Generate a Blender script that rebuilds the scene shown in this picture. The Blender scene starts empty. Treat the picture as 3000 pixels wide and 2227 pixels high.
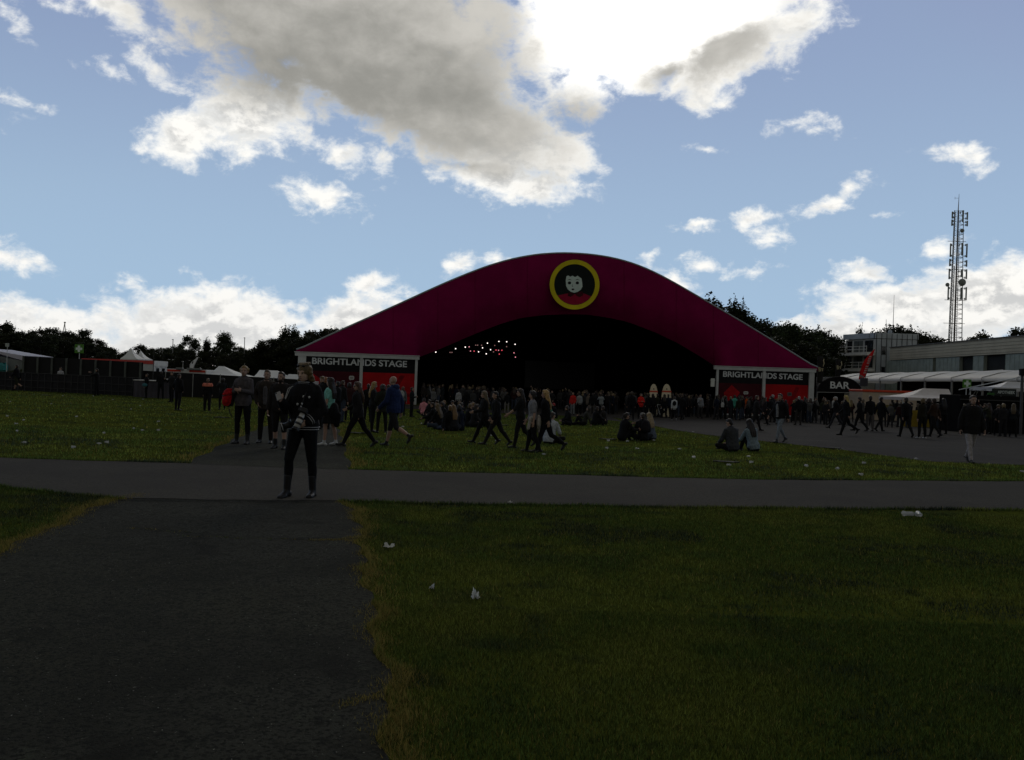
import bpy, bmesh, math, random
import numpy as np
from mathutils import Vector, Matrix
R = math.radians
rnd = random.Random(11)
SC = bpy.context.scene
COL = SC.collection

# ------------------------------------------------------------------ camera
FPX, CU, CV = 2450.0, 1500.0, 1113.5          # focal length and centre, in photograph pixels
CAM = Vector((0, 0, 1.63))
CM = Matrix.Rotation(R(90.06), 3, 'X') @ Matrix.Rotation(R(2.0), 3, 'Z')
cam_data = bpy.data.cameras.new('camera')
cam_data.sensor_fit = 'HORIZONTAL'
cam_data.sensor_width = 36
cam_data.lens = 36 * FPX / 3000
cam_data.clip_start = 0.1
cam_data.clip_end = 6000
cam = bpy.data.objects.new('camera', cam_data)
COL.objects.link(cam)
cam.matrix_world = Matrix.Translation(CAM) @ CM.to_4x4()
SC.camera = cam

# ------------------------------------------------------------------ exposure
SC.view_settings.view_transform = 'Standard'
SC.view_settings.look = 'None'
SC.view_settings.exposure = 0.0
SC.view_settings.gamma = 1.0
SC.cycles.max_bounces = 6
SC.cycles.diffuse_bounces = 3
SC.cycles.transparent_max_bounces = 6

def ray(u, v):
    return CM @ Vector(((u - CU) / FPX, (CV - v) / FPX, -1))
def at(u, v, Y):
    d = ray(u, v)
    return CAM + d * (Y / d.y)
def zg(x, y):
    t = min(max(y - 14, 0), 47) * .015
    return -t * min(max(.3 + (x + 30) / 30 * .7, .3), 1)
def G(u, v):
    d = ray(u, v)
    lo, hi = 1.0, 400.0
    for _ in range(60):
        m = (lo + hi) / 2
        p = CAM + d * m
        if p.z > zg(p.x, p.y): lo = m
        else: hi = m
    return CAM + d * lo

# ------------------------------------------------------------------ sky
SUN_EL, SUN_AZ = R(29.0), R(9.0)
class NT:
    def __init__(s, tree):
        s.t = tree
    def n(s, typ, ins=None, **kw):
        nd = s.t.nodes.new(typ)
        for k, v in kw.items(): setattr(nd, k, v)
        for k, v in (ins or {}).items():
            if isinstance(v, bpy.types.NodeSocket): s.t.links.new(v, nd.inputs[k])
            else: nd.inputs[k].default_value = v
        return nd
    def m(s, op, a, b=None, c=None, clamp=False):
        ins = {0: a}
        if b is not None: ins[1] = b
        if c is not None: ins[2] = c
        return s.n('ShaderNodeMath', ins, operation=op, use_clamp=clamp).outputs[0]
    def vm(s, op, a, b=None, out=0, scale=None):
        ins = {0: a}
        if b is not None: ins[1] = b
        if scale is not None: ins['Scale'] = scale
        return s.n('ShaderNodeVectorMath', ins, operation=op).outputs[out]
    def ramp(s, x, lo, hi, a=0.0, b=1.0, smooth=True):
        nd = s.n('ShaderNodeMapRange', {'Value': x, 'From Min': lo, 'From Max': hi, 'To Min': a, 'To Max': b})
        nd.interpolation_type = 'SMOOTHSTEP' if smooth else 'LINEAR'
        nd.clamp = True
        return nd.outputs[0]
    def mix(s, f, a, b):
        nd = s.n('ShaderNodeMix', data_type='RGBA')
        for k, v in ((0, f), (6, a), (7, b)):
            if isinstance(v, bpy.types.NodeSocket): s.t.links.new(v, nd.inputs[k])
            else: nd.inputs[k].default_value = (*v, 1) if (k > 0 and len(v) == 3) else v
        return nd.outputs[2]
    def noise(s, vec, scale, detail=4, rough=.55, dist=0.0):
        nd = s.n('ShaderNodeTexNoise', {'Vector': vec, 'Scale': scale, 'Detail': detail, 'Roughness': rough, 'Distortion': dist})
        return nd

def sky_angle(u, v):
    d = ray(u, v).normalized()
    return math.atan2(d.x, d.y), math.asin(d.z)

world = bpy.data.worlds.new('World')
SC.world = world
world.use_nodes = True
wt = world.node_tree
wt.nodes.clear()
W = NT(wt)
direc = W.n('ShaderNodeTexCoord').outputs['Generated']
sep = W.n('ShaderNodeSeparateXYZ', {0: direc})
az = W.m('ARCTAN2', sep.outputs[0], sep.outputs[1])
el = W.m('ARCSINE', sep.outputs[2])
ang = W.n('ShaderNodeCombineXYZ', {0: az, 1: el, 2: 0.0}).outputs[0]
stretch = W.vm('MULTIPLY', direc, (1, 1, 1.5))
warp = W.noise(stretch, 9, 7, .6).outputs['Color']
warp = W.vm('SCALE', W.vm('SUBTRACT', warp, (.5, .5, .5)), scale=.06)
angw = W.vm('MULTIPLY', W.vm('ADD', ang, warp), (1, 1, 0))
fbm_n = W.noise(stretch, 27, 10, .62, .2)
fbm = W.m('SUBTRACT', fbm_n.outputs['Fac'], .5)
# the same noise a little nearer the sun, for the relief of the cloud heads
up = W.vm('ADD', stretch, (0.003, 0, .012))
fbm_up = W.m('SUBTRACT', W.noise(up, 27, 10, .62, .2).outputs['Fac'], .5)
relief = W.m('SUBTRACT', fbm, fbm_up)
big = W.m('SUBTRACT', W.noise(stretch, 5, 4, .5).outputs['Fac'], .5)

def blob_field(blobs, src):
    acc = None
    for (u, v, rx, ry, rot, s) in blobs:
        a, e = sky_angle(u, v)
        mp = W.n('ShaderNodeMapping', {'Vector': src, 'Location': (a, e, 0), 'Rotation': (0, 0, R(rot)),
                                       'Scale': (rx / FPX, ry / FPX, 1)}, vector_type='TEXTURE')
        ln = W.vm('LENGTH', mp.outputs[0], out='Value')
        val = W.m('MULTIPLY', W.m('SUBTRACT', 1.0, ln), s)
        acc = val if acc is None else W.m('MAXIMUM', acc, val)
    return W.m('MAXIMUM', acc, -.7)
# (x, y, half width, half height, turn, density) of every cloud, at the angle the photograph shows it
CLOUDS = [
    (1000, 20, 660, 330, -8, 1.5), (1250, 260, 520, 210, -20, 1.5), (1450, 400, 330, 150, -12, 1.4),
    (1900, 60, 560, 200, 6, 1.5), (2130, 170, 230, 110, 18, 1.2), (2070, 260, 90, 80, 20, .9), (2290, 90, 130, 100, 10, .9),
    (560, 390, 150, 90, 20, 1.0), (740, 320, 200, 140, 0, 1.1), (330, 20, 330, 60, -20, .60), (440, 180, 110, 40, -35, .42),
    (1000, 470, 170, 55, -8, .55), (1480, 530, 270, 75, -6, 1.0), (1640, 460, 150, 100, 25, 1.0), (1700, 270, 120, 90, 0, .9),
    (935, 595, 140, 46, -14, .66), (335, 218, 70, 26, -12, .5), (40, 745, 110, 44, -14, .6), (20, 50, 60, 34, -25, .42), (20, 290, 50, 34, 0, .25),
    (395, 820, 36, 30, -20, .42), (2390, 385, 120, 30, -6, .42), (2065, 425, 60, 20, -5, .38), (2815, 460, 95, 36, -4, .52),
    (2060, 660, 90, 18, 8, .5), (2240, 635, 120, 40, 12, .6), (2265, 690, 62, 60, 50, .55), (2440, 598, 110, 28, 20, .52), (2580, 640, 36, 12, 0, .28),
    (2060, 785, 80, 34, 8, .5), (2205, 785, 70, 32, 6, .56), (1350, 765, 44, 34, 20, .42), (1460, 757, 48, 16, -10, .38), (1900, 740, 26, 16, 20, .25),
    (1980, 830, 70, 46, -35, .65), (1620, 745, 90, 16, -3, .42),
    (120, 1000, 520, 128, -2, 1.1), (620, 975, 400, 134, -4, 1.2), (300, 1040, 700, 110, 0, 1.3), (1050, 940, 240, 90, 6, 1.1), (1105, 855, 90, 42, 15, .7), (880, 890, 80, 26, 0, .5),
    (2640, 905, 240, 100, -6, 1.05), (2910, 875, 280, 130, 6, 1.2), (2560, 1010, 480, 110, 4, 1.2), (2540, 800, 100, 42, -10, .8), (2760, 715, 80, 26, 4, .5),
]
CORE = [
    (980, 10, 640, 340, -12, 1.2), (1180, 230, 520, 200, -20, 1.15), (1440, 340, 250, 100, -16, .62), (740, 80, 320, 200, -30, 1.0),
    (2130, 165, 190, 75, 24, .58), (1960, 205, 120, 60, 10, .5), (1380, 490, 220, 34, -5, .36), (1690, 330, 120, 50, 5, .4),
]
M = blob_field(CLOUDS, angw)
overhead = W.ramp(el, .48, .72)  # unseen cloud above the view, added to dim the light on the ground
M = W.m('MAXIMUM', M, W.m('MULTIPLY_ADD', overhead, 1.6, -.7))
behind = W.m('MULTIPLY', W.ramp(sep.outputs[1], .1, -.3), W.m('MULTIPLY_ADD', big, 1.6, 1.5))  # unseen cloud behind the camera, added to dim surfaces that face it
M = W.m('MAXIMUM', M, W.m('SUBTRACT', behind, .7))
D = W.m('ADD', M, W.m('MULTIPLY', fbm, W.ramp(M, .9, .2, 1.4, 2.1)))
alpha = W.ramp(D, -.03, .58)
K = blob_field(CORE, angw)
K = W.m('MAXIMUM', K, W.m('MULTIPLY_ADD', overhead, 1.4, -.7))
K = W.m('MAXIMUM', K, W.m('SUBTRACT', behind, .5))
K = W.m('ADD', K, W.m('ADD', W.m('MULTIPLY', big, .7), W.m('MULTIPLY', fbm, .7)))
glow_a, glow_e = sky_angle(1870, 30)
gl = W.n('ShaderNodeMapping', {'Vector': ang, 'Location': (glow_a, glow_e, 0), 'Scale': (420 / FPX, 230 / FPX, 1)}, vector_type='TEXTURE')
glow = W.ramp(W.vm('LENGTH', gl.outputs[0], out='Value'), 1.2, .3)
thick = W.ramp(K, -.2, .5)
grey = W.mix(W.ramp(W.m('MULTIPLY_ADD', fbm, .35, big), -.2, .25), (.30, .295, .27), (.62, .60, .555))
added_dimming = W.m('MAXIMUM', overhead, W.ramp(sep.outputs[1], .25, -.3))
grey = W.mix(added_dimming, grey, (.165, .165, .155))  # added cloud kept dark so little light comes from above and behind
lump = W.m('SUBTRACT', W.noise(stretch, 11, 6, .55, .1).outputs['Fac'], W.noise(W.vm('ADD', stretch, (.008, 0, .03)), 11, 6, .55, .1).outputs['Fac'])
lit = W.mix(W.ramp(W.m('MULTIPLY_ADD', lump, .8, relief), -.14, .10), (.60, .605, .60), (1.02, 1.0, .95))
edge = W.mix(W.ramp(D, .15, .9), (1.0, 1.0, .97), lit)
cloud = W.mix(thick, edge, grey)
cloud = W.mix(W.m('MULTIPLY', glow, W.ramp(K, .45, .0)), cloud, (1.9, 1.85, 1.75))
hazy = W.ramp(el, .16, .02)
cloud = W.mix(W.m('MULTIPLY', hazy, .35), cloud, (.80, .80, .80))
sky = W.n('ShaderNodeTexSky', sky_type='NISHITA')
sky.sun_disc = False
sky.sun_elevation = SUN_EL
sky.sun_rotation = SUN_AZ
sky.air_density = 1.0
sky.dust_density = .3
sky.ozone_density = 1.6
clear = W.vm('MINIMUM', sky.outputs[0], (4.2, 6.0, 8.4))
clear = W.mix(.85, clear, W.mix(W.ramp(el, .05, .46), (4.4, 6.2, 8.2), (3.05, 3.85, 6.05)))
bg_sky = W.n('ShaderNodeBackground', {'Color': clear, 'Strength': .085})
bg_cloud = W.n('ShaderNodeBackground', {'Color': cloud, 'Strength': 1.0})
shade_mix = W.n('ShaderNodeMixShader', {0: alpha, 1: bg_sky.outputs[0], 2: bg_cloud.outputs[0]})
W.n('ShaderNodeOutputWorld', {0: shade_mix.outputs[0]})
world.cycles.sampling_method = 'MANUAL'
world.cycles.sample_map_resolution = 1024

sun_data = bpy.data.lights.new('sun', 'SUN')
sun_data.energy = 0.5
sun_data.angle = R(20)
sun_data.color = (1, .95, .86)
sun = bpy.data.objects.new('sun', sun_data)
COL.objects.link(sun)
sun.rotation_euler = Vector((-math.sin(SUN_AZ) * math.cos(SUN_EL), -math.cos(SUN_AZ) * math.cos(SUN_EL), -math.sin(SUN_EL))).to_track_quat('-Z', 'Y').to_euler()

# ------------------------------------------------------------------ materials
_mats = {}
def mat(name, col, rough=.8, var=.2, scale=4.0, bump=0.0, metal=0.0, col2=None, spec=.3, emit=None, bscale=None, transl=0.0):
    if name in _mats: return _mats[name]
    m = bpy.data.materials.new(name)
    m.use_nodes = True
    t = NT(m.node_tree)
    b = m.node_tree.nodes['Principled BSDF']
    b.inputs['Roughness'].default_value = rough
    b.inputs['Metallic'].default_value = metal
    b.inputs['Specular IOR Level'].default_value = spec
    tc = t.n('ShaderNodeTexCoord').outputs['Object']
    a = tuple(c * (1 - var) for c in col)
    c2 = col2 or tuple(min(1, c * (1 + var)) for c in col)
    nz = t.noise(tc, scale, 5, .6).outputs['Fac']
    colr = t.mix(t.ramp(nz, .32, .68), a, c2)
    m.node_tree.links.new(colr, b.inputs['Base Color'])
    if bump:
        bn = t.n('ShaderNodeBump', {'Height': t.noise(tc, bscale or scale * 3, 6, .6).outputs['Fac'], 'Strength': bump, 'Distance': .05})
        m.node_tree.links.new(bn.outputs[0], b.inputs['Normal'])
    if emit:
        b.inputs['Emission Color'].default_value = (*emit[:3], 1)
        b.inputs['Emission Strength'].default_value = emit[3]
    if transl:
        tr = t.n('ShaderNodeBsdfTranslucent', {'Color': colr})
        mx = t.n('ShaderNodeMixShader', {0: transl, 1: b.outputs[0], 2: tr.outputs[0]})
        m.node_tree.links.new(mx.outputs[0], m.node_tree.nodes['Material Output'].inputs[0])
    _mats[name] = m
    return m
def cloth(col):
    if max(col) < .06: col = tuple(c * .72 for c in col)     # dark festival clothes
    n = 'cloth_%d_%d_%d' % tuple(int(c * 400) for c in col)
    return mat(n, col, .9, .25, 18, .25, spec=.12, bscale=14)

# ------------------------------------------------------------------ object helpers
def tag(o, label=None, cat=None, group=None, kind=None):
    if label: o['label'] = label
    if cat: o['category'] = cat
    if group: o['group'] = group
    if kind: o['kind'] = kind
    return o
def thing(name, label, cat, loc=(0, 0, 0), rz=0.0, group=None, scale=1.0):
    o = bpy.data.objects.new(name, None)
    o.empty_display_size = .2
    COL.objects.link(o)
    o.location = loc
    o.rotation_euler = (0, 0, rz)
    o.scale = (scale, scale, scale)
    return tag(o, label, cat, group)
def link(name, me, m=None, parent=None, smooth=False):
    o = bpy.data.objects.new(name, me)
    COL.objects.link(o)
    if m is not None:
        me.materials.clear()
        for mm in (m if isinstance(m, (list, tuple)) else [m]): me.materials.append(mm)
    if parent is not None: o.parent = parent
    if smooth and len(me.polygons):
        me.polygons.foreach_set('use_smooth', [True] * len(me.polygons))
    return o
def copy_thing(o, parent=None):
    c = o.copy()
    COL.objects.link(c)
    if parent is not None: c.parent = parent
    for ch in list(o.children): copy_thing(ch, c)
    return c
class MB:
    """collects boxes, bars, polygons and turned shapes into one mesh"""
    def __init__(s):
        s.v, s.f, s.mi = [], [], []
    def add(s, vs, fs, mi=0):
        k = len(s.v)
        s.v += [tuple(p) for p in vs]
        s.f += [tuple(i + k for i in f) for f in fs]
        s.mi += [mi] * len(fs)
        return s
    def box(s, c, d, rz=0.0, mi=0, bev=0.0):
        c = Vector(c); hx, hy, hz = d[0] / 2, d[1] / 2, d[2] / 2
        M3 = Matrix.Rotation(rz, 3, 'Z')
        if bev <= 0:
            vs = [c + M3 @ Vector((x * hx, y * hy, z * hz)) for z in (-1, 1) for y in (-1, 1) for x in (-1, 1)]
            return s.add(vs, [(0, 2, 3, 1), (4, 5, 7, 6), (0, 1, 5, 4), (1, 3, 7, 5), (3, 2, 6, 7), (2, 0, 4, 6)], mi)
        b = min(bev, hx * .9, hy * .9, hz * .9)
        rings = []
        for z, ins in ((-hz, b), (-hz + b, 0), (hz - b, 0), (hz, b)):
            X, Y = hx - ins, hy - ins
            rings.append([c + M3 @ Vector(p) for p in ((-X + b, -Y, z), (X - b, -Y, z), (X, -Y + b, z), (X, Y - b, z), (X - b, Y, z), (-X + b, Y, z), (-X, Y - b, z), (-X, -Y + b, z))])
        return s.rings(rings, mi)
    def rings(s, rings, mi=0, caps=True):
        n = len(rings[0])
        vs = [p for r in rings for p in r]
        fs = []
        for i in range(len(rings) - 1):
            for j in range(n):
                k = (j + 1) % n
                fs.append((i * n + j, i * n + k, (i + 1) * n + k, (i + 1) * n + j))
        if caps:
            fs.append(tuple(range(n - 1, -1, -1)))
            fs.append(tuple((len(rings) - 1) * n + j for j in range(n)))
        return s.add(vs, fs, mi)
    def bar(s, p, q, r, r2=None, n=6, mi=0):
        p, q = Vector(p), Vector(q)
        r2 = r if r2 is None else r2
        d = (q - p).normalized()
        u = d.orthogonal().normalized(); w = d.cross(u)
        return s.rings([[a + (u * math.cos(2 * math.pi * k / n) + w * math.sin(2 * math.pi * k / n)) * rr for k in range(n)] for a, rr in ((p, r), (q, r2))], mi)
    def tube(s, pts, r, n=6, mi=0):
        pts = [Vector(p) for p in pts]
        rr = r if isinstance(r, (list, tuple)) else [r] * len(pts)
        rings = []
        u = None
        for i, p in enumerate(pts):
            d = (pts[min(i + 1, len(pts) - 1)] - pts[max(i - 1, 0)]).normalized()
            u = d.orthogonal().normalized() if u is None else (u - d * u.dot(d)).normalized()
            w = d.cross(u)
            rings.append([p + (u * math.cos(2 * math.pi * k / n) + w * math.sin(2 * math.pi * k / n)) * rr[i] for k in range(n)])
        return s.rings(rings, mi)
    def lathe(s, prof, c=(0, 0, 0), n=14, mi=0, caps=True):
        c = Vector(c)
        return s.rings([[c + Vector((r * math.cos(2 * math.pi * k / n), r * math.sin(2 * math.pi * k / n), z)) for k in range(n)] for r, z in prof], mi, caps)
    def prism(s, pts, off, mi=0):
        """closed slab: polygon pts (3D) pushed along off"""
        off = Vector(off); n = len(pts)
        a = [Vector(p) for p in pts]; b = [p + off for p in a]
        fs = [tuple(range(n)), tuple(range(2 * n - 1, n - 1, -1))] + [(i, i + n, (i + 1) % n + n, (i + 1) % n) for i in range(n)]
        return s.add(a + b, fs, mi)
    def grid(s, rows, mi=0):
        n = len(rows[0])
        return s.add([p for r in rows for p in r], [(i * n + j, i * n + j + 1, (i + 1) * n + j + 1, (i + 1) * n + j) for i in range(len(rows) - 1) for j in range(n - 1)], mi)
    def mesh(s, name, fix=True):
        me = bpy.data.meshes.new(name)
        me.from_pydata(s.v, [], s.f)
        me.polygons.foreach_set('material_index', s.mi)
        if fix:
            bm = bmesh.new(); bm.from_mesh(me)
            bmesh.ops.recalc_face_normals(bm, faces=bm.faces)
            bm.to_mesh(me); bm.free()
        me.update()
        return me
    def build(s, name, m, parent=None, smooth=False, fix=True):
        return link(name, s.mesh(name, fix), m, parent, smooth)
def each(name, m, parent, makers):
    # every piece of a repeated part becomes a part of its own
    for f in makers:
        b = MB(); f(b); b.build(name, m, parent)
def writing(name, body, m, parent, origin, xdir, zdir, width, height, depth=.02, bold=.012):
    """raised lettering: origin = lower left of the word, fitted to width x height"""
    cu = bpy.data.curves.new(name, 'FONT')
    cu.body = body
    cu.offset = bold
    cu.extrude = .02
    tmp = bpy.data.objects.new('tmp_text', cu)
    COL.objects.link(tmp)
    me = bpy.data.meshes.new_from_object(tmp.evaluated_get(bpy.context.evaluated_depsgraph_get()))
    bpy.data.objects.remove(tmp)
    bpy.data.curves.remove(cu)
    co = np.zeros(len(me.vertices) * 3); me.vertices.foreach_get('co', co)
    co = co.reshape(-1, 3)
    lo, hi = co.min(0), co.max(0)
    co = (co - lo) / np.maximum(hi - lo, 1e-6)
    xd, zd = Vector(xdir).normalized(), Vector(zdir).normalized()
    nd = xd.cross(zd)
    M3 = np.array([xd * width, zd * height, nd * depth])
    co = co @ M3 + np.array(origin)
    me.vertices.foreach_set('co', co.ravel()); me.update()
    me.name = name
    return link(name, me, m, parent)
# ------------------------------------------------------------------ ground, paths, plaza
def ground_material(name, cols, scales, rough=1.0, bump=.4, bscale=60, spec=0.0):
    m = bpy.data.materials.new(name)
    m.use_nodes = True
    t = NT(m.node_tree)
    b = m.node_tree.nodes['Principled BSDF']
    b.inputs['Roughness'].default_value = rough
    b.inputs['Specular IOR Level'].default_value = spec
    tc = t.n('ShaderNodeTexCoord').outputs['Object']
    c = cols[0]
    for k, (cc, sc, lo, hi) in enumerate(scales):
        f = t.ramp(t.noise(t.vm('ADD', tc, (k * 13.7, k * 5.1, 0)), sc, 6, .6).outputs['Fac'], lo, hi)
        c = t.mix(f, c, cc)
    m.node_tree.links.new(c, b.inputs['Base Color'])
    bn = t.n('ShaderNodeBump', {'Height': t.noise(tc, bscale, 5, .65).outputs['Fac'], 'Strength': bump, 'Distance': .03})
    m.node_tree.links.new(bn.outputs[0], b.inputs['Normal'])
    return m
GRASS_M = ground_material('lawn_ground', [(.058, .070, .012)], [((.076, .086, .014), .35, .42, .62), ((.034, .042, .014), .8, .5, .66), ((.092, .084, .016), .22, .58, .76), ((.034, .042, .012), 6, .45, .7), ((.080, .088, .018), 22, .5, .8)], bump=.9, bscale=30)
PATH_M = ground_material('old_asphalt', [(.046, .046, .036)], [((.031, .031, .024), .55, .42, .6), ((.024, .023, .019), 1.7, .56, .68), ((.052, .056, .040), 3.2, .6, .72), ((.050, .050, .035), .25, .5, .7), ((.026, .026, .021), 11, .5, .66), ((.019, .019, .016), 42, .46, .62), ((.30, .30, .25), 55, .68, .71)], .95, .8, 90, .03)
ROAD_M = ground_material('road_asphalt', [(.066, .061, .052)], [((.052, .048, .043), .5, .4, .65), ((.045, .042, .037), 40, .42, .62), ((.2, .19, .16), 80, .66, .72)], .95, .6, 80, .03)
PLAZA_M = ground_material('plaza_asphalt', [(.050, .046, .042)], [((.040, .037, .034), .12, .4, .65), ((.060, .056, .050), .6, .5, .7), ((.034, .032, .030), 12, .45, .65)], .95, .6, 40, .03)

def ticks(*spans):
    out = []
    for a, b, st in spans:
        k = int(round((b - a) / st))
        out += [a + (b - a) * i / k for i in range(k)]
    return out + [spans[-1][1]]
XS = [-4000, -1500, -600, -300, -150, -80, -50] + ticks((-40, -30, 5), (-30, 0, 1), (0, 40, 8)) + [60, 100, 200, 400, 900, 2000, 4000]
YS = [-200, -60, -20] + ticks((-8, 14, 2), (14, 61, 1)) + [70, 90, 120, 160, 240, 400, 800, 1600, 4000]
mb = MB()
mb.grid([[(x, y, zg(x, y)) for x in XS] for y in YS])
lawn = tag(mb.build('lawn', GRASS_M), kind='structure')

def poly(pts):
    ps = [G(u, v) for u, v in pts]
    return np.array([(p.x, p.y) for p in ps])
# foreground path: left and right edge as x over y
FL = poly([(0, 1625), (150, 1545), (250, 1500), (340, 1468)])
FR = poly([(1150, 2227), (1135, 2080), (1112, 1950), (1100, 1850), (1080, 1750), (1058, 1650), (1052, 1560), (1040, 1500), (985, 1472)])
def fl(y): return float(np.interp(y, FL[:, 1], FL[:, 0])) + .05 * math.sin(y * 3.1) + .03 * math.sin(y * 9.7)
def fr(y): return float(np.interp(y, FR[:, 1], FR[:, 0])) + .04 * math.sin(y * 4.3 + 1) + .03 * math.sin(y * 11.3)
NE = poly([(0, 1425), (330, 1462), (1000, 1470), (1500, 1480), (2200, 1490), (3000, 1495)])
FE = poly([(0, 1343), (550, 1360), (1025, 1378), (1500, 1389), (2200, 1407), (3000, 1412)])
def ne(x): return float(np.interp(x, NE[:, 0], NE[:, 1])) + .03 * math.sin(x * 2.3) + .02 * math.sin(x * 7.1)
def fe(x): return float(np.interp(x, FE[:, 0], FE[:, 1])) + .03 * math.sin(x * 1.9) + .02 * math.sin(x * 6.3)
BL = poly([(551, 1358), (612, 1324), (680, 1290), (764, 1253), (850, 1225)])
BR = poly([(1025, 1379), (1015, 1330), (1002, 1300), (992, 1256), (985, 1225)])
def bl(y): return float(np.interp(y, BL[:, 1], BL[:, 0])) + .06 * math.sin(y * 2.3)
def br(y): return float(np.interp(y, BR[:, 1], BR[:, 0])) + .06 * math.sin(y * 1.7)
YB_END = min(BL[-1, 1], BR[-1, 1])
PB = poly([(1500, 1214), (1640, 1217), (1789, 1222), (1851, 1239), (1942, 1255), (2050, 1272), (2225, 1292), (2418, 1313), (2587, 1333), (2755, 1355), (2856, 1372), (3000, 1398)])
PB = PB[np.argsort(PB[:, 0])]
def pb(x): return float(np.interp(x, PB[:, 0], PB[:, 1], left=PB[0, 1])) + .12 * math.sin(x * 1.3) + .06 * math.sin(x * 4.1)

def strip_y(name, ys, left, right, m, off, nx=8):
    b = MB()
    b.grid([[(left(y) + (right(y) - left(y)) * i / nx, y, zg(left(y) + (right(y) - left(y)) * i / nx, y) + off) for i in range(nx + 1)] for y in ys])
    return tag(b.build(name, m), kind='structure')
def strip_x(name, xs, near, far, m, off, ny=6):
    b = MB()
    b.grid([[(x, near(x) + (far(x) - near(x)) * i / ny, zg(x, near(x) + (far(x) - near(x)) * i / ny) + off) for i in range(ny + 1)] for x in xs])
    return tag(b.build(name, m), kind='structure')
NEARY = max(NE[:, 1]) - .2
strip_y('path', ticks((-6, 10.95, .15)), fl, fr, PATH_M, .006)
strip_x('road', ticks((-40, -12, 1), (-12, 16, .2), (16, 60, 1)), ne, fe, ROAD_M, .012)
strip_y('path', ticks((14.0, YB_END, .4)), bl, br, PATH_M, .006)
strip_x('plaza', ticks((PB[0, 0], 12, .5), (12, 60, 2)), pb, lambda x: 118.0, PLAZA_M, .010, 40)
strip_x('plaza', ticks((-11, PB[0, 0], 1)), lambda x: 58.0, lambda x: 66.0, PLAZA_M, .010, 10)

def on_hard(x, y):
    if ne(x) < y < fe(x): return True
    if y <= ne(x) and fl(y) < x < fr(y): return True
    if fe(x) <= y < YB_END and bl(y) < x < br(y): return True
    if x > PB[0, 0] and y > pb(x): return True
    return False

def joint(pts, w):
    ps = [G(*q) for q in pts]
    rows = [[], []]
    n = 40
    for i in range(len(ps) - 1):
        for k in range(n):
            q = ps[i].lerp(ps[i + 1], k / n)
            o = .025 * math.sin(q.x * 13) + .015 * math.sin(q.x * 31)
            ww = w * (.6 + .4 * math.sin(q.x * 23) ** 2)
            for r_, s in ((0, -1), (1, 1)):
                y = q.y + o + s * ww; rows[r_].append((q.x, y, zg(q.x, y) + .0175))
    b = MB(); b.grid(rows); tag(b.build('path_joint', mat('tar_joint', (.010, .010, .009), .95, .3, 20, spec=.02)), kind='structure')
joint([(345, 1468), (700, 1472), (985, 1473)], .022)
joint([(560, 1362), (800, 1371), (1025, 1379)], .016)
joint([(380, 1549), (700, 1577), (1050, 1582)], .007)

# ------------------------------------------------------------------ grass blades
def leaf_material():
    m = bpy.data.materials.new('grass_blade')
    m.use_nodes = True
    t = NT(m.node_tree)
    b = m.node_tree.nodes['Principled BSDF']
    c = t.n('ShaderNodeAttribute', attribute_name='tint').outputs['Color']
    m.node_tree.links.new(c, b.inputs['Base Color'])
    b.inputs['Roughness'].default_value = .75
    b.inputs['Specular IOR Level'].default_value = .05
    tr = t.n('ShaderNodeBsdfTranslucent', {'Color': c})
    mx = t.n('ShaderNodeMixShader', {0: .35, 1: b.outputs[0], 2: tr.outputs[0]})
    m.node_tree.links.new(mx.outputs[0], m.node_tree.nodes['Material Output'].inputs[0])
    return m
BLADE_M = leaf_material()
rs = np.random.RandomState(5)
def vnoise(x, y, s, seed):
    r2 = np.random.RandomState(seed)
    tab = r2.rand(64, 64)
    fx, fy = x * s + 1000, y * s + 1000
    ix, iy = np.floor(fx).astype(int), np.floor(fy).astype(int)
    ax, ay = fx - ix, fy - iy
    ax, ay = ax * ax * (3 - 2 * ax), ay * ay * (3 - 2 * ay)
    g = lambda i, j: tab[i % 64, j % 64]
    return (g(ix, iy) * (1 - ax) + g(ix + 1, iy) * ax) * (1 - ay) + (g(ix, iy + 1) * (1 - ax) + g(ix + 1, iy + 1) * ax) * ay
def blades(name, x, y, h, w, tint):
    n = len(x)
    z = np.array([zg(a, b) for a, b in zip(x, y)])
    th = rs.rand(n) * 2 * np.pi
    lean = rs.rand(n) * .9
    ph = rs.rand(n) * 2 * np.pi
    tip = np.stack([x + np.cos(ph) * lean * h, y + np.sin(ph) * lean * h, z + h * (1 - .3 * lean)], 1)
    dx, dy = np.cos(th) * w / 2, np.sin(th) * w / 2
    a = np.stack([x - dx, y - dy, z], 1); b = np.stack([x + dx, y + dy, z], 1)
    v = np.stack([a, b, tip], 1).reshape(-1, 3)
    me = bpy.data.meshes.new(name)
    me.vertices.add(3 * n); me.vertices.foreach_set('co', v.ravel())
    me.loops.add(3 * n); me.loops.foreach_set('vertex_index', np.arange(3 * n))
    me.polygons.add(n)
    me.polygons.foreach_set('loop_start', np.arange(n) * 3)
    me.polygons.foreach_set('loop_total', np.full(n, 3))
    me.update()
    at_ = me.attributes.new('tint', 'FLOAT_COLOR', 'POINT')
    c = np.repeat(np.concatenate([tint, np.ones((n, 1))], 1), 3, 0)
    at_.data.foreach_set('color', c.ravel())
    me.materials.append(BLADE_M)
    return link(name, me)
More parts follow.
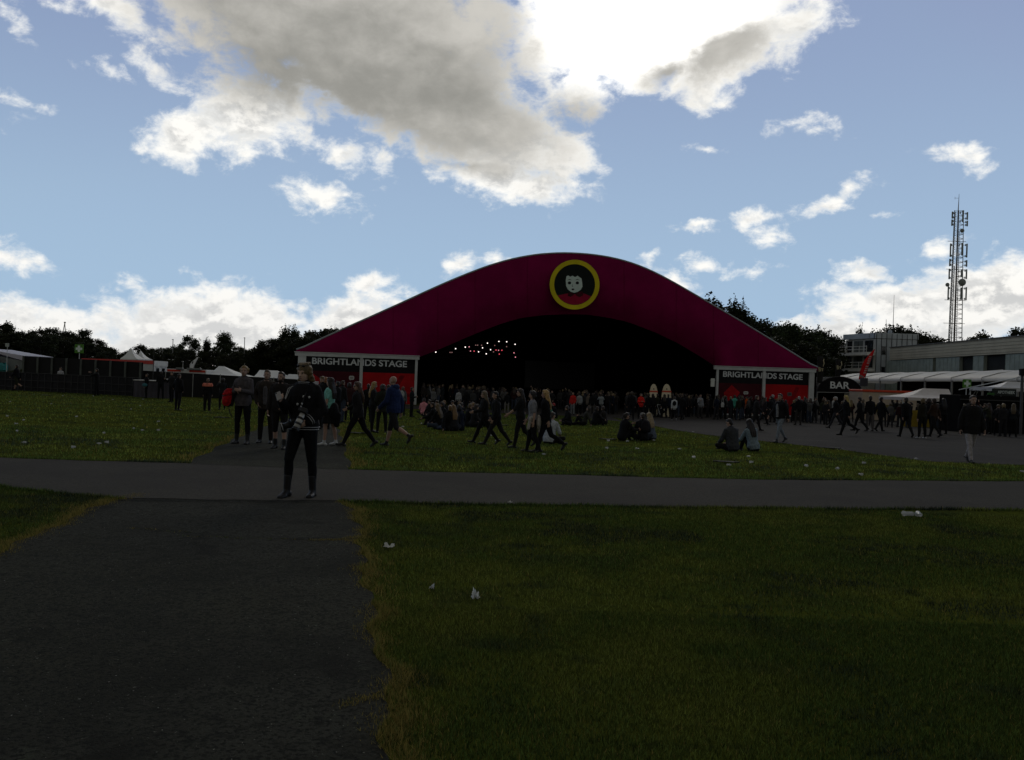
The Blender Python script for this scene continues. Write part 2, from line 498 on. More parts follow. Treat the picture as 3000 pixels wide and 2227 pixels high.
def tint_of(x, y, straw):
    n = len(x)
    a = vnoise(x, y, .9, 1) * .6 + vnoise(x, y, 3.1, 2) * .4
    d = vnoise(x, y, 1.1, 3) * .6 + vnoise(x, y, 4.5, 4) * .4
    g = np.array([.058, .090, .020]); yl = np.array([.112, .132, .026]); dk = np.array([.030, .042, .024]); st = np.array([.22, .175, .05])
    g, yl, dk = (np.where((y > 13)[:, None], q_ * 1.55, q_) for q_ in (g, yl, dk))   # sunlight on the lawn beyond the road, painted into the blade colour
    k1 = np.clip((a - .45) * 3.5, 0, 1)[:, None]; k2 = np.clip((d - .52) * 4.5, 0, 1)[:, None]
    c = g * (1 - k1) + yl * k1
    c = c * (1 - k2) + dk * k2
    r = rs.rand(n)[:, None]
    c = c * (.3 + 1.6 * r ** 1.8)
    s = (rs.rand(n) < straw)[:, None]
    return np.where(s, st * (.5 + .8 * r), c)
X, Y, H_, W_, S_ = [], [], [], [], []
def scatter(n, y0, y1, hh, ww, power):
    k = 0
    while k < n:
        y = y0 + (y1 - y0) * rnd.random() ** power
        x = (rnd.random() * 2 - 1) * (.63 * y + .6)
        if on_hard(x, y): continue
        k += 1
        de = 9.0
        if y <= ne(x): de = min(abs(x - fl(y)), abs(x - fr(y)))
        elif y < YB_END and y > fe(x): de = min(abs(x - bl(y)), abs(x - br(y))) / 2
        width = .05 + .10 * (math.sin(y * 2.1) * .5 + .5)
        X.append(x); Y.append(y)
        H_.append(hh * (.5 + rnd.random()) * (1.5 if de < width else 1)); W_.append(ww * (.7 + .6 * rnd.random()))
        S_.append(.7 if de < width else (.03 + (.25 if de < width * 2 else 0)))
scatter(170000, 2.2, 6, .027, .0042, .75)
scatter(160000, 6, 11.6, .032, .006, .8)
scatter(60000, 14, 24, .05, .016, .8)
scatter(40000, 24, 56, .055, .035, .7)
# straw creeping over the foreground path edges, in patches
for k in range(20000):
    y = rnd.uniform(2.4, 10.8)
    right = rnd.random() < .62
    e = fr(y) if right else fl(y)
    pt = .5 + .5 * math.sin(y * 2.9 + (0 if right else 2)) * math.sin(y * 7.3 + .7)
    if rnd.random() > (pt ** 1.6 if right else 1.0): continue
    x = e + rnd.gauss(0, .03 + (.05 * pt if right else .04)) + (.03 if right else -.03)
    X.append(x); Y.append(y); H_.append(.028 * (.4 + rnd.random())); W_.append(.006); S_.append(1.0)
def tufts(n, pts, sd, straw):
    ps = [G(*q) for q in pts]
    for k in range(n):
        i = rnd.randrange(len(ps) - 1)
        q = ps[i].lerp(ps[i + 1], rnd.random())
        X.append(q.x + rnd.gauss(0, sd)); Y.append(q.y + rnd.gauss(0, sd) + .02 * math.sin(q.x * 17)); H_.append(.022 * (.4 + rnd.random())); W_.append(.006); S_.append(straw)
tufts(420, [(915, 1584), (980, 1585), (1050, 1572)], .022, .9)
tufts(200, [(520, 1572), (700, 1578), (915, 1584)], .014, .35)
tufts(260, [(1000, 2066), (1060, 2055), (1110, 2048)], .025, .9)
tufts(160, [(380, 1548), (460, 1556), (560, 1562)], .03, .5)
# taller dark grass hanging over the road's two edges
for k in range(26000):
    x = rnd.uniform(-11, 13)
    if rnd.random() < .6:
        y = fe(x) + abs(rnd.gauss(0, .07))
        if y < YB_END and bl(y) < x < br(y): continue
    else:
        y = ne(x) - abs(rnd.gauss(0, .06))
        if fl(y) < x < fr(y): continue
    X.append(x); Y.append(y); H_.append(.065 * (.5 + .6 * rnd.random())); W_.append(.012); S_.append(.02)
X, Y, H_, W_, S_ = map(np.array, (X, Y, H_, W_, S_))
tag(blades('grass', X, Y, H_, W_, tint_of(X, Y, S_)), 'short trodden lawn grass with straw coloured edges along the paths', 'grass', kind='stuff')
# ------------------------------------------------------------------ the big stage tent
TN = Vector((-.187, 1, 0)).normalized()             # into the tent
TX = Vector((1, .187, 0)).normalized()              # along its front
T0 = Vector((-7.7, 68.0, 0))
def tp(u, v, off=0.0):
    """where the sight line of a photo point meets the front plane of the tent, off metres behind it"""
    d = ray(u, v)
    k = ((T0 + TN * off) - CAM).dot(TN) / d.dot(TN)
    return CAM + d * k
OUT = [(868, 1029), (948, 991), (1022, 958), (1096, 925), (1185, 885), (1245, 857), (1319, 824), (1378, 800), (1437, 778), (1504, 759), (1578, 746), (1652, 742), (1727, 746), (1793, 756), (1853, 772), (1912, 796), (1971, 827), (2023, 857), (2097, 900), (2171, 943), (2245, 988), (2320, 1034), (2396, 1082)]
INN = [(868, 1035), (1226, 1047), (1274, 1029), (1319, 1010), (1393, 978), (1467, 949), (1526, 932), (1586, 924), (1652, 921), (1719, 922), (1778, 930), (1838, 943), (1912, 971), (1986, 1006), (2045, 1041), (2093, 1072), (2396, 1087)]
def curve(pts, u): return float(np.interp(u, [p[0] for p in pts], [p[1] for p in pts]))
US = sorted(set([868 + (2396 - 868) * i / 70 for i in range(71)] + [1226, 2093]))
def smooth_out(u): return sum(curve(OUT, min(max(u + k, 868), 2396)) for k in (-24, -12, 0, 12, 24)) / 5
tent = thing('festival_tent', 'huge magenta stage tent with a curved roof and a black opening', 'tent', tp(1652, 1200))
tent.location.z = -.7
bpy.context.view_layer.update()
TINV = tent.matrix_world.inverted() if False else Matrix.Translation(-tent.location)
def tl(p): return TINV @ Vector(p)
MAG = mat('magenta_canvas', (.20, .004, .058), .8, .12, .5, .35, spec=.06, bscale=1.2)
DARKC = mat('black_canvas', (.008, .008, .008), .95, .2, 1, spec=.05)
ALU = mat('aluminium', (.46, .48, .47), .6, .08, 2, spec=.3)
b = MB()
rows = []
for j in range(13):
    s = j / 12
    row = []
    for u in US:
        vo, vi = smooth_out(u), curve(INN, u)
        wr = (.03 * math.sin(u * .11 + s * 9) + .045 * math.sin(u * .19 - s * 5) * s + .05 * math.sin(u * .031)) * s
        open_ = 1.0 if 1226 <= u <= 2093 else .15
        p = tp(u, vo + (vi - vo) * s, .05 + (1.5 * s ** 3 + wr) * open_)
        row.append(tl(p))
    rows.append(row)
b.grid(rows)
fas = b.build('front_canvas', MAG, tent, True)
b = MB()
top = [Vector(r) for r in rows[0]]
b.grid([[p + TN * d + Vector((0, 0, .06)) for p in top] for d in (0, 12, 24, 40)])
b.build('roof', mat('roof_canvas', (.16, .01, .06), .8, .1, .5), tent, True)
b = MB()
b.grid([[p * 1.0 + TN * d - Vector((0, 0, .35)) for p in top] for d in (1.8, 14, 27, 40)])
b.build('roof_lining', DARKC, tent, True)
b = MB()
b.tube([p + TN * .02 + Vector((0, 0, .05)) for p in top], .07, 6)
b.build('roof_edge', mat('roof_piping', (.30, .33, .34), .6, .1, 2), tent, True)
for u in (1150, 1290, 1400, 1545, 1690, 1830, 1985, 2090, 2230):                  # seams running over the canvas
    b = MB()
    b.tube([Vector(r[min(range(len(US)), key=lambda i: abs(US[i] - u))]) - TN * .006 for r in rows], .016, 4)
    b.build('canvas_seam', mat('seam_canvas', (.13, .003, .04), .8, .1, .5, spec=.05), tent)
zf = -.05
b = MB()
base = lambda p: Vector((p.x, p.y, zf))
bk = [p + TN * 40 for p in top]
b.add(bk + [base(p) for p in bk], [(i, i + 1, len(bk) + i + 1, len(bk) + i) for i in range(len(bk) - 1)])
b.build('back_wall', DARKC, tent)
for p in (top[0], top[-1]):
    b = MB()
    b.add([p + TN * .2, p + TN * 40, base(p + TN * 40), base(p + TN * .2)], [(0, 1, 2, 3)])
    b.build('side_wall', DARKC, tent)
# two lettered front panels under the eaves
BLACKP = mat('black_print', (.012, .012, .013), .8, .15, 3, spec=.1)
REDP = mat('red_print', (.34, .007, .010), .7, .15, .8, spec=.1)
MAROON = mat('maroon_print', (.055, .007, .012), .75, .2, .8, spec=.1)
TXT = mat('grey_lettering', (.60, .63, .64), .8, .06, 3)
def hung(u, v, off=0.0): return tl(tp(u, v, off))
def front_panel(ul, ur, vl, vr, um, outer, text, bubbles, wide):
    """ul..ur bay edges, vl/vr beam height there, um the middle post"""
    P0, P1 = tp(ul, vl), tp(ur, vr)
    z0, z1 = P0.z, P1.z
    L = (Vector((P1.x, P1.y, 0)) - Vector((P0.x, P0.y, 0))).length
    def q(s, z, off=0.0):                            # s metres along, z absolute
        p = Vector((P0.x, P0.y, 0)) + TX * s + TN * off
        return tl((p.x, p.y, z))
    gz = -.7
    zt = lambda s: z0 + (z1 - z0) * s / L
    smid = (Vector((tp(um, vl).x, tp(um, vl).y, 0)) - Vector((P0.x, P0.y, 0))).length
    dep = -TN * .16
    for s, w in ((wide / 2 if outer < 0 else .10, wide if outer < 0 else .20), (smid, .24), (L - (wide / 2 if outer > 0 else .10), wide if outer > 0 else .20)):
        b = MB()
        b.prism([q(s - w / 2, gz), q(s + w / 2, gz), q(s + w / 2, zt(s)), q(s - w / 2, zt(s))], dep)
        b.build('post', ALU, tent)
    b = MB()
    b.prism([q(-.25, z0 - .17), q(L + .12, z1 - .17), q(L + .12, z1 + .08), q(-.25, z0 + .08)], -TN * .22)
    b.prism([q(-.3, z0 + .10), q(L + .15, z1 + .10), q(L + .15, z1 + .16), q(-.3, z0 + .16)], -TN * .27)
    b.prism([q(.2, gz + .02), q(L - .2, gz + .02), q(L - .2, gz + .14), q(.2, gz + .14)], -TN * .12)
    b.build('eaves_beam', ALU, tent)
    hb = 1.22
    b = MB()
    b.prism([q(.1, z0 - .1 - hb), q(L - .1, z1 - .1 - hb), q(L - .1, z1 - .1), q(.1, z0 - .1)], TN * .03)
    b.build('sign_band', BLACKP, tent)
    b = MB()
    b.prism([q(.1, gz), q(smid, gz), q(smid, zt(smid) - .1 - hb), q(.1, z0 - .1 - hb)], TN * .05)
    lo = b.build('printed_panel', MAROON, tent)
    b = MB()
    b.prism([q(smid, gz), q(L - .1, gz), q(L - .1, z1 - .1 - hb), q(smid, zt(smid) - .1 - hb)], TN * .05)
    b.build('printed_panel', REDP, tent)
    # red wedge on the dark half, dark slash on the red half
    h = z0 - .1 - hb - gz
    b = MB()
    if outer < 0:
        b.prism([q(1.1, gz + h * .55), q(2.9, gz + h * .3), q(2.1, gz + h * .68), q(1.1, gz + h * .93)], -TN * .008)
    else:
        b.prism([q(.9, gz + h * .42), q(1.9, gz + h * .5), q(2.3, gz + h * .72), q(1.5, gz + h * .95), q(.8, gz + h * .7)], -TN * .008)
    b.build('print_wedge', mat('red_wedge', (.30, .008, .012), .75, .3, 1.5, spec=.1), tent)
    b = MB()
    b.prism([q(smid + 2.0, gz + .4), q(smid + 2.5, gz + .6), q(smid + 3.5, gz + h * .95), q(smid + 3.1, gz + h * .95)], -TN * .008)
    b.prism([q(smid + 3.0, gz + .9), q(smid + 4.0, gz + .7), q(smid + 4.0, gz + .95), q(smid + 3.1, gz + 1.25)], -TN * .011)
    b.build('print_slash', mat('dark_red_print', (.20, .006, .010), .75, .3, 1.5, spec=.1), tent)
    for (ub, vb, w, hh, c) in bubbles:
        p = tp(ub, vb)
        n = 14
        ring = []
        for i in range(n):
            a = 2 * math.pi * i / n
            ca, sa = math.cos(a), math.sin(a)
            ring.append(tl(p + TX * (w / 2 * math.copysign(abs(ca) ** .5, ca)) + Vector((0, 0, hh / 2 * math.copysign(abs(sa) ** .5, sa)))) - TN * .004)
        ring.insert(10, tl(p + TX * (-w * .2) + Vector((0, 0, -hh * .75))) - TN * .004)
        b = MB(); b.prism(ring, -TN * .008)
        bub = b.build('speech_bubble', mat('bubble_print_%s' % c, (.45, .45, .43) if c == 'white' else (.10, .09, .09), .8, .1, 3), tent)
        b = MB()
        for k in (.12, -.12):
            b.prism([tl(p + TX * (x * w * .3) + Vector((0, 0, hh * (k + dz)))) - TN * .016 for x, dz in ((-1, -.05), (1, -.05), (1, .05), (-1, .05))], -TN * .003)
        b.build('print_line', BLACKP, bub)
    (ut0, vt0), (ut1, vt1), hgt = text
    a, c = tp(ut0, vt0), tp(ut1, vt1)
    writing('lettering', 'BRIGHTLANDS STAGE', TXT, tent, tl(a - TN * .012), (c - a), Vector((0, 0, 1)), (c - a).length, hgt, .012, .022)
front_panel(874, 1224, 1036, 1048, 1060, -1, ((914, 1066.5), (1192, 1076.5), .52), [(1030, 1107, .42, .32, 'white')], .62)
front_panel(2098, 2384, 1077, 1086, 2238, 1, ((2118, 1104), (2351, 1113.5), .50), [(2185, 1151, .46, .26, 'white'), (2313, 1155, .46, .34, 'grey')], .48)
# round emblem sewn on the canvas: a plain portrait of a girl in a yellow ring
def emb(cx, cy, off, du, dv): return tl(tp(cx + du, cy + dv, off))
EC, ER = (1683.5, 834), 73.0
def disc(name, r, off, m, parent, hole=0.0):
    b = MB()
    n = 56
    o = [emb(*EC, off, r * math.cos(2 * math.pi * k / n), -r * math.sin(2 * math.pi * k / n)) for k in range(n)]
    if hole:
        i = [emb(*EC, off, hole * math.cos(2 * math.pi * k / n), -hole * math.sin(2 * math.pi * k / n)) for k in range(n)]
        for k in range(n):
            q2 = (k + 1) % n
            b.prism([o[k], o[q2], i[q2], i[k]], TN * .03)
    else:
        b.prism(o, TN * .03)
    return b.build(name, m, parent)
ring = disc('emblem_ring', ER, -.14, mat('yellow_print', (.62, .52, .02), .75, .08, 1, spec=.1), tent, 60)
dk = disc('emblem_field', 60.5, -.12, mat('emblem_black', (.012, .016, .014), .8, .1, 2, spec=.1), tent)
def patch(name, pts, off, m, parent=dk):
    b = MB(); b.prism([emb(*EC, off, x, y) for x, y in pts], TN * .008)
    return b.build(name, m, parent)
PALE = mat('emblem_pale', (.55, .66, .60), .8, .05, 2, spec=.1)
def arcpts(x0, x1, f, n=14): return [(x0 + (x1 - x0) * k / n, f(x0 + (x1 - x0) * k / n)) for k in range(n + 1)]
patch('emblem_shoulder', [(60 * math.cos(a) * .985, 60 * math.sin(a) * .985) for a in [R(x) for x in range(148, 31, -6)]] + [(44, 33), (30, 27), (14, 25), (0, 28), (-14, 25), (-28, 27), (-40, 30)], -.135, mat('emblem_red', (.28, .008, .035), .8, .12, 2, spec=.1))
patch('emblem_collar', [(-20, 24), (-6, 22), (-2, 30), (-12, 36), (-20, 33)], -.148, MAROON)
patch('emblem_collar', [(2, 30), (8, 22), (24, 20), (25, 31), (14, 37)], -.148, MAROON)
patch('emblem_face', [(-26, -12), (-24, -24), (-19, -27), (-13, -23), (-6, -26), (1, -22), (9, -26), (14, -22), (20, -18), (22, -6), (23, 6), (18, 15), (9, 21), (-1, 24), (-11, 21), (-20, 14), (-25, 3)], -.145, PALE)
for ex in (-15, 8):
    patch('emblem_eye', [(ex + 5 * math.cos(k * .7), -5 + 4.4 * math.sin(k * .7)) for k in range(9)], -.160, BLACKP)
    patch('emblem_brow', [(ex - 7, -13), (ex, -16.5), (ex + 7, -13), (ex, -14.6)], -.160, BLACKP)
patch('emblem_nose', [(-8, 3), (-6, -2), (-6.6, 4), (-4, 6), (-7, 6)], -.160, BLACKP)
patch('emblem_mouth', [(-10, 13), (-5, 11), (0, 13), (-5, 17.5)], -.160, BLACKP)

# stage, truss and lamps inside the tent
IN = lambda u, v, off: tp(u, v, off)
GZ = -.70
stg = thing('stage', 'black stage platform at the back inside the big tent', 'stage', IN(1640, 1150, 28)); stg.location.z = GZ
b = MB(); b.box((0, 4, .7), (24, 8, 1.4), math.atan2(TX.y, TX.x)); b.build('platform', DARKC, stg)
for k in range(7):
    b = MB(); b.box(Vector((TX * (-11 + k * 3.6) - TN * .2)) + Vector((0, 0, .7)), (.08, .08, 1.38), math.atan2(TX.y, TX.x)); b.build('skirt_post', mat('dark_steel', (.03, .03, .03), .5, .2, 3), stg)
scr = thing('video_screen', 'dim grey video screen hanging in the dark at the back of the stage', 'screen', IN(1640, 1100, 34))
b = MB(); b.box((0, 0, 0), (9, .2, 3.4), math.atan2(TX.y, TX.x)); b.build('panel', mat('screen_off', (.016, .016, .018), .4, .1, 2), scr)
for s in (-1, 1):
    b = MB(); b.box(TX * (s * 4.6), (.12, .24, 3.6), math.atan2(TX.y, TX.x)); b.build('frame', DARKC, scr)
LAMPS = [(316, 484, 1), (596, 490, 3), (635, 490, 3), (707, 417, 1), (897, 385, 1), (974, 380, 2), (1104, 347, 3), (1142, 347, 3), (1220, 348, 3), (1000, 463, 2), (1073, 464, 4), (1239, 400, 1), (1160, 478, 1), (1335, 307, 1), (1480, 353, 3), (1397, 437, 1), (1312, 518, 1), (1555, 448, 2), (1620, 447, 4), (1505, 444, 4), (1570, 523, 4), (1562, 273, 1), (1716, 280, 1), (1714, 376, 3), (1882, 330, 1), (1861, 500, 2), (1888, 584, 2), (1455, 480, 3)]
tr = thing('lighting_truss', 'black lighting truss hung under the tent roof with rows of stage lamps', 'truss', IN(1400, 1010, 26))
O = tr.location.copy()
b = MB()
for (v0, v1) in ((996, 1008), (1022, 1026), (1040, 1046)):
    a, c = IN(1262, v0 + 26, 26) - O, IN(1520, v1 - 4, 26) - O
    for dz in (.28, .62):
        for dn in (0, .34):
            b.bar(a + Vector((0, 0, dz)) + TN * dn, c + Vector((0, 0, dz)) + TN * dn, .03)
    for k in range(24):
        p = a.lerp(c, k / 24); q2 = a.lerp(c, (k + 1) / 24)
        b.bar(p + Vector((0, 0, .28)), q2 + Vector((0, 0, .62)), .015, n=4)
b.build('truss_frame', mat('dark_steel', (.03, .03, .03)), tr)
LCOL = {1: ('white', (1, .88, .84), 2.0), 2: ('pink', (1, .38, .46), .8), 3: ('faint', (.55, .30, .28), .4), 4: ('red', (.9, .10, .14), 1.0)}
LLAB = {1: 'bright white stage lamp glowing in the dark of the big tent', 2: 'pink stage lamp glowing in the dark of the big tent', 3: 'faint dim stage lamp in the dark of the big tent', 4: 'small red stage lamp glowing in the dark of the big tent'}
for (x, y, k) in LAMPS:
    nm, cc, st = LCOL[k]
    p = IN(1230 + x / 6.745, 960 + y / 6.745, 25.5)
    L = thing('stage_lamp', LLAB[k], 'lamp', p, math.atan2(TX.y, TX.x), nm + ' stage lamps in the tent')
    b = MB(); b.lathe([(.06, 0), (.12, .05), (.12, .3), (.10, .34)], n=10)
    ho = b.build('housing', DARKC, L); ho.rotation_euler = (R(-90), 0, 0); ho.location = (0, .02, 0)
    b = MB(); b.lathe([(.001, 0), (.045, .010), (.062, .02), (.062, .05)], n=12)
    le = b.build('lens', mat('lamp_' + nm, cc, .4, 0, 1, emit=(*cc, st)), L); le.rotation_euler = (R(90), 0, 0); le.location = (0, .02, 0)
    b = MB(); b.bar((0, .15, .1), (0, .15, .35), .02)
    b.build('hook', DARKC, L)
# round-topped cream boards standing in the crowd and the white notice by the right post
for (u, w, lab) in ((1915, 24, 'cream round-topped board with a red stripe above the crowd, the left one'), (1953, 27, 'cream round-topped board with a red stripe above the crowd, the right one')):
    Y0 = 64.0
    gp = at(u, 1150, Y0); gz = zg(gp.x, gp.y)
    H = at(u, 1125, Y0).z - gz
    wd = w / FPX * Y0
    bo = thing('display_board', lab, 'board', (gp.x, gp.y, gz), 0, 'cream boards in the crowd')
    prof = [(-wd * .5, .0), (-wd * .52, H - .95), (-wd * .46, H - .55), (-wd * .32, H - .2), (-wd * .15, H - .03), (0, H), (wd * .15, H - .03), (wd * .32, H - .2), (wd * .46, H - .55), (wd * .52, H - .95), (wd * .5, 0)]
    b = MB(); b.prism([(x, 0, z) for x, z in prof], (0, .1, 0)); b.build('board', mat('cream_board', (.62, .54, .38), .6, .08, 2), bo)
    b = MB(); b.prism([(-wd * .515, -.004, H - .64), (wd * .515, -.004, H - .64), (wd * .50, -.004, H - .52), (-wd * .50, -.004, H - .52)], (0, -.006, 0))
    b.build('stripe', mat('orange_red', (.5, .05, .02), .6, .1, 2), bo)
    b = MB(); b.prism([(x * .05, -.004, H - .38 + z * .05) for x, z in ((-1, -1), (1, -1), (1, .3), (0, 1), (-1, .3))], (0, -.006, 0))
    b.build('mark', DARKC, bo)
nb = thing('notice_board', 'small white notice board hung beside the right tent opening', 'sign', tp(2088, 1121, -.3))
b = MB(); b.box((0, 0, 0), (.36, .05, .72), .18, bev=.015); b.build('panel', mat('white_board', (.55, .57, .52), .6, .05, 2), nb)
b = MB(); b.box((0, .06, .2), (.5, .04, .05), .18); b.build('bracket', ALU, nb)

# ------------------------------------------------------------------ buildings on the right
CONC = mat('pale_concrete', (.48, .48, .44), .85, .15, .6, .15)
PANELB = mat('blue_grey_panel', (.36, .40, .43), .6, .15, .4)
DGLASS = mat('dark_glass', (.015, .017, .02), .15, .1, 1, spec=.5)
JOINT = mat('dark_joint', (.02, .02, .022), .8, .1, 2)
tw = thing('control_tower', 'grey panelled tower building with two white balconies behind the bar', 'building', (59.8, 138, -.7))
A = Vector((0, 0, 0)); Bc = Vector((6.7, 0, 0)); Dc = Vector((-2.1, 7.2, 0)); Cc = Bc + Dc
ht = at(2560, 975, 138).z + .7
b = MB(); b.prism([A, Bc, Cc, Dc], (0, 0, ht - .95)); b.build('wall', CONC, tw)
b = MB(); e = .25
b.prism([A + Vector((-.2, -e, ht - .9)), Bc + Vector((.2, -e, ht - .9)), Cc + Vector((.2, e, ht - .9)), Dc + Vector((-.5, 0, ht - .9)),], (0, 0, .9)); b.build('parapet', PANELB, tw)
b = MB()
for k in range(8):
    b.box((.42 + k * .84, -.12, (ht - .95) / 2 + .1), (.78, .2, ht - 1.3))
b.build('cladding', PANELB, tw)
b = MB()
for k in range(9):
    b.box((k * .84 - .01, -.27, ht / 2 + .2), (.07, .06, ht - .6))
dvec = (Dc - A).normalized()
for k in range(7):
    p = A + dvec * (k * 1.2)
    b.box((p.x - .28, p.y, ht - .45), (.10, .10, .88))
b.build('panel_joint', JOINT, tw)
for (x, z, w, h) in ((3.6, ht - 3.0, .62, 1.3), (4.45, ht - 3.0, .62, 1.3), (1.25, ht - 2.9, .6, 1.2), (1.25, ht - 6.3, .6, 1.3)):
    b = MB(); b.box((x, -.235, z), (w, .03, h)); wn = b.build('window', DGLASS, tw)
    b = MB()
    b.box((x, -.262, z - h / 2 - .04), (w + .1, .06, .07)); b.box((x, -.262, z + h / 2 + .04), (w + .1, .06, .07))
    b.build('frame', JOINT, wn)
yaw = math.atan2(Dc.y, Dc.x)
nrm = Vector((-dvec.y, dvec.x, 0))
for zf_, ln in ((ht - 3.5, 7.4), (ht - 6.15, 7.6)):
    mid = A + dvec * 3.9 + nrm * .75
    b = MB(); b.box((mid.x, mid.y, zf_), (ln, 1.7, .48), yaw); sl = b.build('balcony', mat('white_concrete', (.72, .72, .68), .8, .1, 1), tw)
    b = MB()
    for k in range(5):
        p = A + dvec * (.4 + k * 1.75) + nrm * 1.5
        b.bar((p.x, p.y, zf_ + .27), (p.x, p.y, zf_ + 1.25), .035)
    for dz in (.75, 1.25):
        p, q2 = A + dvec * .3 + nrm * 1.5, A + dvec * 7.5 + nrm * 1.5
        b.bar((p.x, p.y, zf_ + dz), (q2.x, q2.y, zf_ + dz), .035)
    b.build('railing', mat('white_metal', (.75, .75, .72), .5, .05, 2), sl)
    for k, (s, w) in enumerate(((1.6, 2.0), (4.2, 2.2), (6.4, 1.2))):
        p = A + dvec * s + nrm * .03
        b = MB(); b.box((p.x, p.y, zf_ + 1.35), (w, .06, 1.9), yaw); wn = b.build('window', DGLASS if k != 1 else mat('curtained_glass', (.10, .11, .10), .3, .2, 1.5), tw)
        b = MB(); b.box((p.x + nrm.x * .05, p.y + nrm.y * .05, zf_ + 1.35), (.07, .06, 1.9), yaw); b.build('frame', JOINT, wn)
b = MB(); b.bar((3.2, 1, ht), (3.2, 1, ht + 6.5), .06, .02); b.build('aerial', JOINT, tw)
b = MB(); b.bar((2.2, 1.4, ht), (2.2, 1.4, ht + 2.4), .05, .03); b.build('aerial', JOINT, tw)
b = MB(); b.lathe([(.3, 0), (.34, .3), (.2, .62), (.05, .7)], (2.6, .7, ht), 10); b.build('roof_vent', PANELB, tw)

ha = thing('hangar', 'long low hangar with a cream roof band and grey sliding doors', 'building', (60.3, 116, -.7))
y0, y1 = -58.0, 17.2
zt = at(2590, 1018, 133).z + .7
b = MB(); b.box((14, (y0 + y1) / 2, (zt - 2) / 2), (27.4, y1 - y0 - .2, zt - 2)); b.build('wall', mat('dark_wall', (.02, .022, .02), .9, .2, .5), ha)
b = MB(); b.box((14, (y0 + y1) / 2, zt - 1.0), (28.6, y1 - y0, 1.98)); b.build('roof_band', mat('cream_cladding', (.46, .42, .31), .8, .1, .4, .1), ha)
b = MB()
for k in range(5): b.box((-.33, (y0 + y1) / 2, zt - 1.75 + k * .4), (.05, y1 - y0 - .04, .025))
b.build('cladding_rib', mat('cream_rib', (.32, .29, .22), .8), ha)
b = MB(); b.box((-.36, (y0 + y1) / 2, zt + .05), (.3, y1 - y0, .1)); b.build('gutter', mat('dark_gutter', (.10, .10, .09), .6), ha)
DOORM = mat('grey_green_door', (.27, .31, .265), .7, .15, .9, .1)
def hy(u): return 60.3 / (ray(u, 1100).x / ray(u, 1100).y) - 116
doors = [(2598, 2735), (2744, 2813), (2853, 2884), (2948, 3060)]
for u0_, u1_ in doors:
    ya, yb = hy(u0_), hy(u1_)
    b = MB(); b.box((.1, (ya + yb) / 2, (zt - 2) / 2), (.5, abs(ya - yb), zt - 2.1)); d = b.build('sliding_door', DOORM, ha)
    b = MB()
    n = int(abs(ya - yb) / .9)
    for k in range(n + 1):
        b.box((-.15, yb + (ya - yb) * k / max(n, 1), (zt - 2) / 2), (.04, .05, zt - 2.3))
    b.build('door_rib', mat('door_rib', (.20, .235, .20), .7), d)

# long white catering tent in front of the hangar
lt = thing('catering_tent', 'long white catering tent with a low pitched roof before the hangar', 'tent', (44, 80, -.7))
WPVC = mat('white_pvc', (.52, .51, .47), .6, .05, .5, .12, spec=.25, transl=.25)
ez, rz_ = 3.95, 4.85
ys = [24.5 - 4.9 * k for k in range(10)]
b = MB()
rows = []
for (x, z) in ((-4.6, ez - .22), (-4.55, ez), (-3.2, ez + .42), (-1.6, ez + .75), (0, rz_), (1.6, ez + .75), (4.55, ez)):
    row = []
    for k in range(len(ys) * 4 - 3):
        y = ys[0] - 4.9 * k / 4
        sag = .07 * math.sin(math.pi * (k % 4) / 4) * (1 if x > -4.5 else .3)
        row.append((x, y, z - sag))
    rows.append(row)
b.grid(rows)
lr = b.build('roof', WPVC, lt, True)
b = MB()
b.add([(-4.55, ys[0], ez), (0, ys[0], rz_), (4.55, ys[0], ez), (4.55, ys[0] + 2.4, ez - .3), (-4.55, ys[0] + 2.4, ez - .3)], [(0, 1, 4), (1, 2, 3, 4)])
b.build('roof_end', WPVC, lt)
for y in ys:
    b = MB(); b.box((-4.5, y, ez / 2 - .1), (.14, .14, ez - .2)); b.build('post', mat('grey_post', (.22, .22, .20), .6), lt)
for y in ys:
    b = MB(); b.tube([(-4.62, y, ez - .2), (-4.58, y, ez + .05), (-3.2, y, ez + .46), (0, y, rz_ + .03)], .035, 5)
    b.build('roof_rib', mat('rib_grey', (.34, .33, .31), .6), lt)
b = MB(); b.box((4.4, 2, ez / 2), (.1, 46, ez)); b.build('back_wall', DARKC, lt)

# bar with half-round sign
bp = at(2460, 1180, 84); bz = -.7
bar_ = thing('bar_kiosk', 'black bar kiosk with a half-round sign lettered BAR', 'bar', (bp.x, bp.y, bz))
def bq(u, v, off=0.0):
    p = at(u, v, 84 + off); return Vector((p.x - bp.x, p.y - bp.y, p.z - bz))
arch = [bq(2394, 1150)] + [bq(2460 + 66 * math.cos(R(a)), 1149 - 45 * math.sin(R(a)) + 2.2 * math.cos(R(a))) for a in range(172, -1, -10)] + [bq(2526, 1153)]
b = MB(); b.prism(arch, (0, .35, 0)); b.build('sign_arch', BLACKP, bar_)
b = MB(); b.tube(arch[1:-1], .05, 5); b.build('sign_edge', mat('dark_steel', (.03, .03, .03)), bar_)
a, c = bq(2432, 1138, -.03), bq(2489, 1140, -.03)
writing('lettering', 'BAR', mat('bar_lettering', (.72, .78, .78), .8, .05, 3), bar_, a, c - a, (0, 0, 1), (c - a).length, .70, .03, .018)
rows = [[q2 + Vector((0, d, 0)) for q2 in arch[1:-1]] for d in (.36, 5)]
b = MB(); b.grid(rows); b.build('roof', DARKC, bar_, True)
l, r_ = arch[0], arch[-1]
for p in (l, r_):
    b = MB(); b.box((p.x * .97, .2, p.z / 2), (.14, .14, p.z)); b.build('post', mat('grey_post', (.22, .22, .20)), bar_)
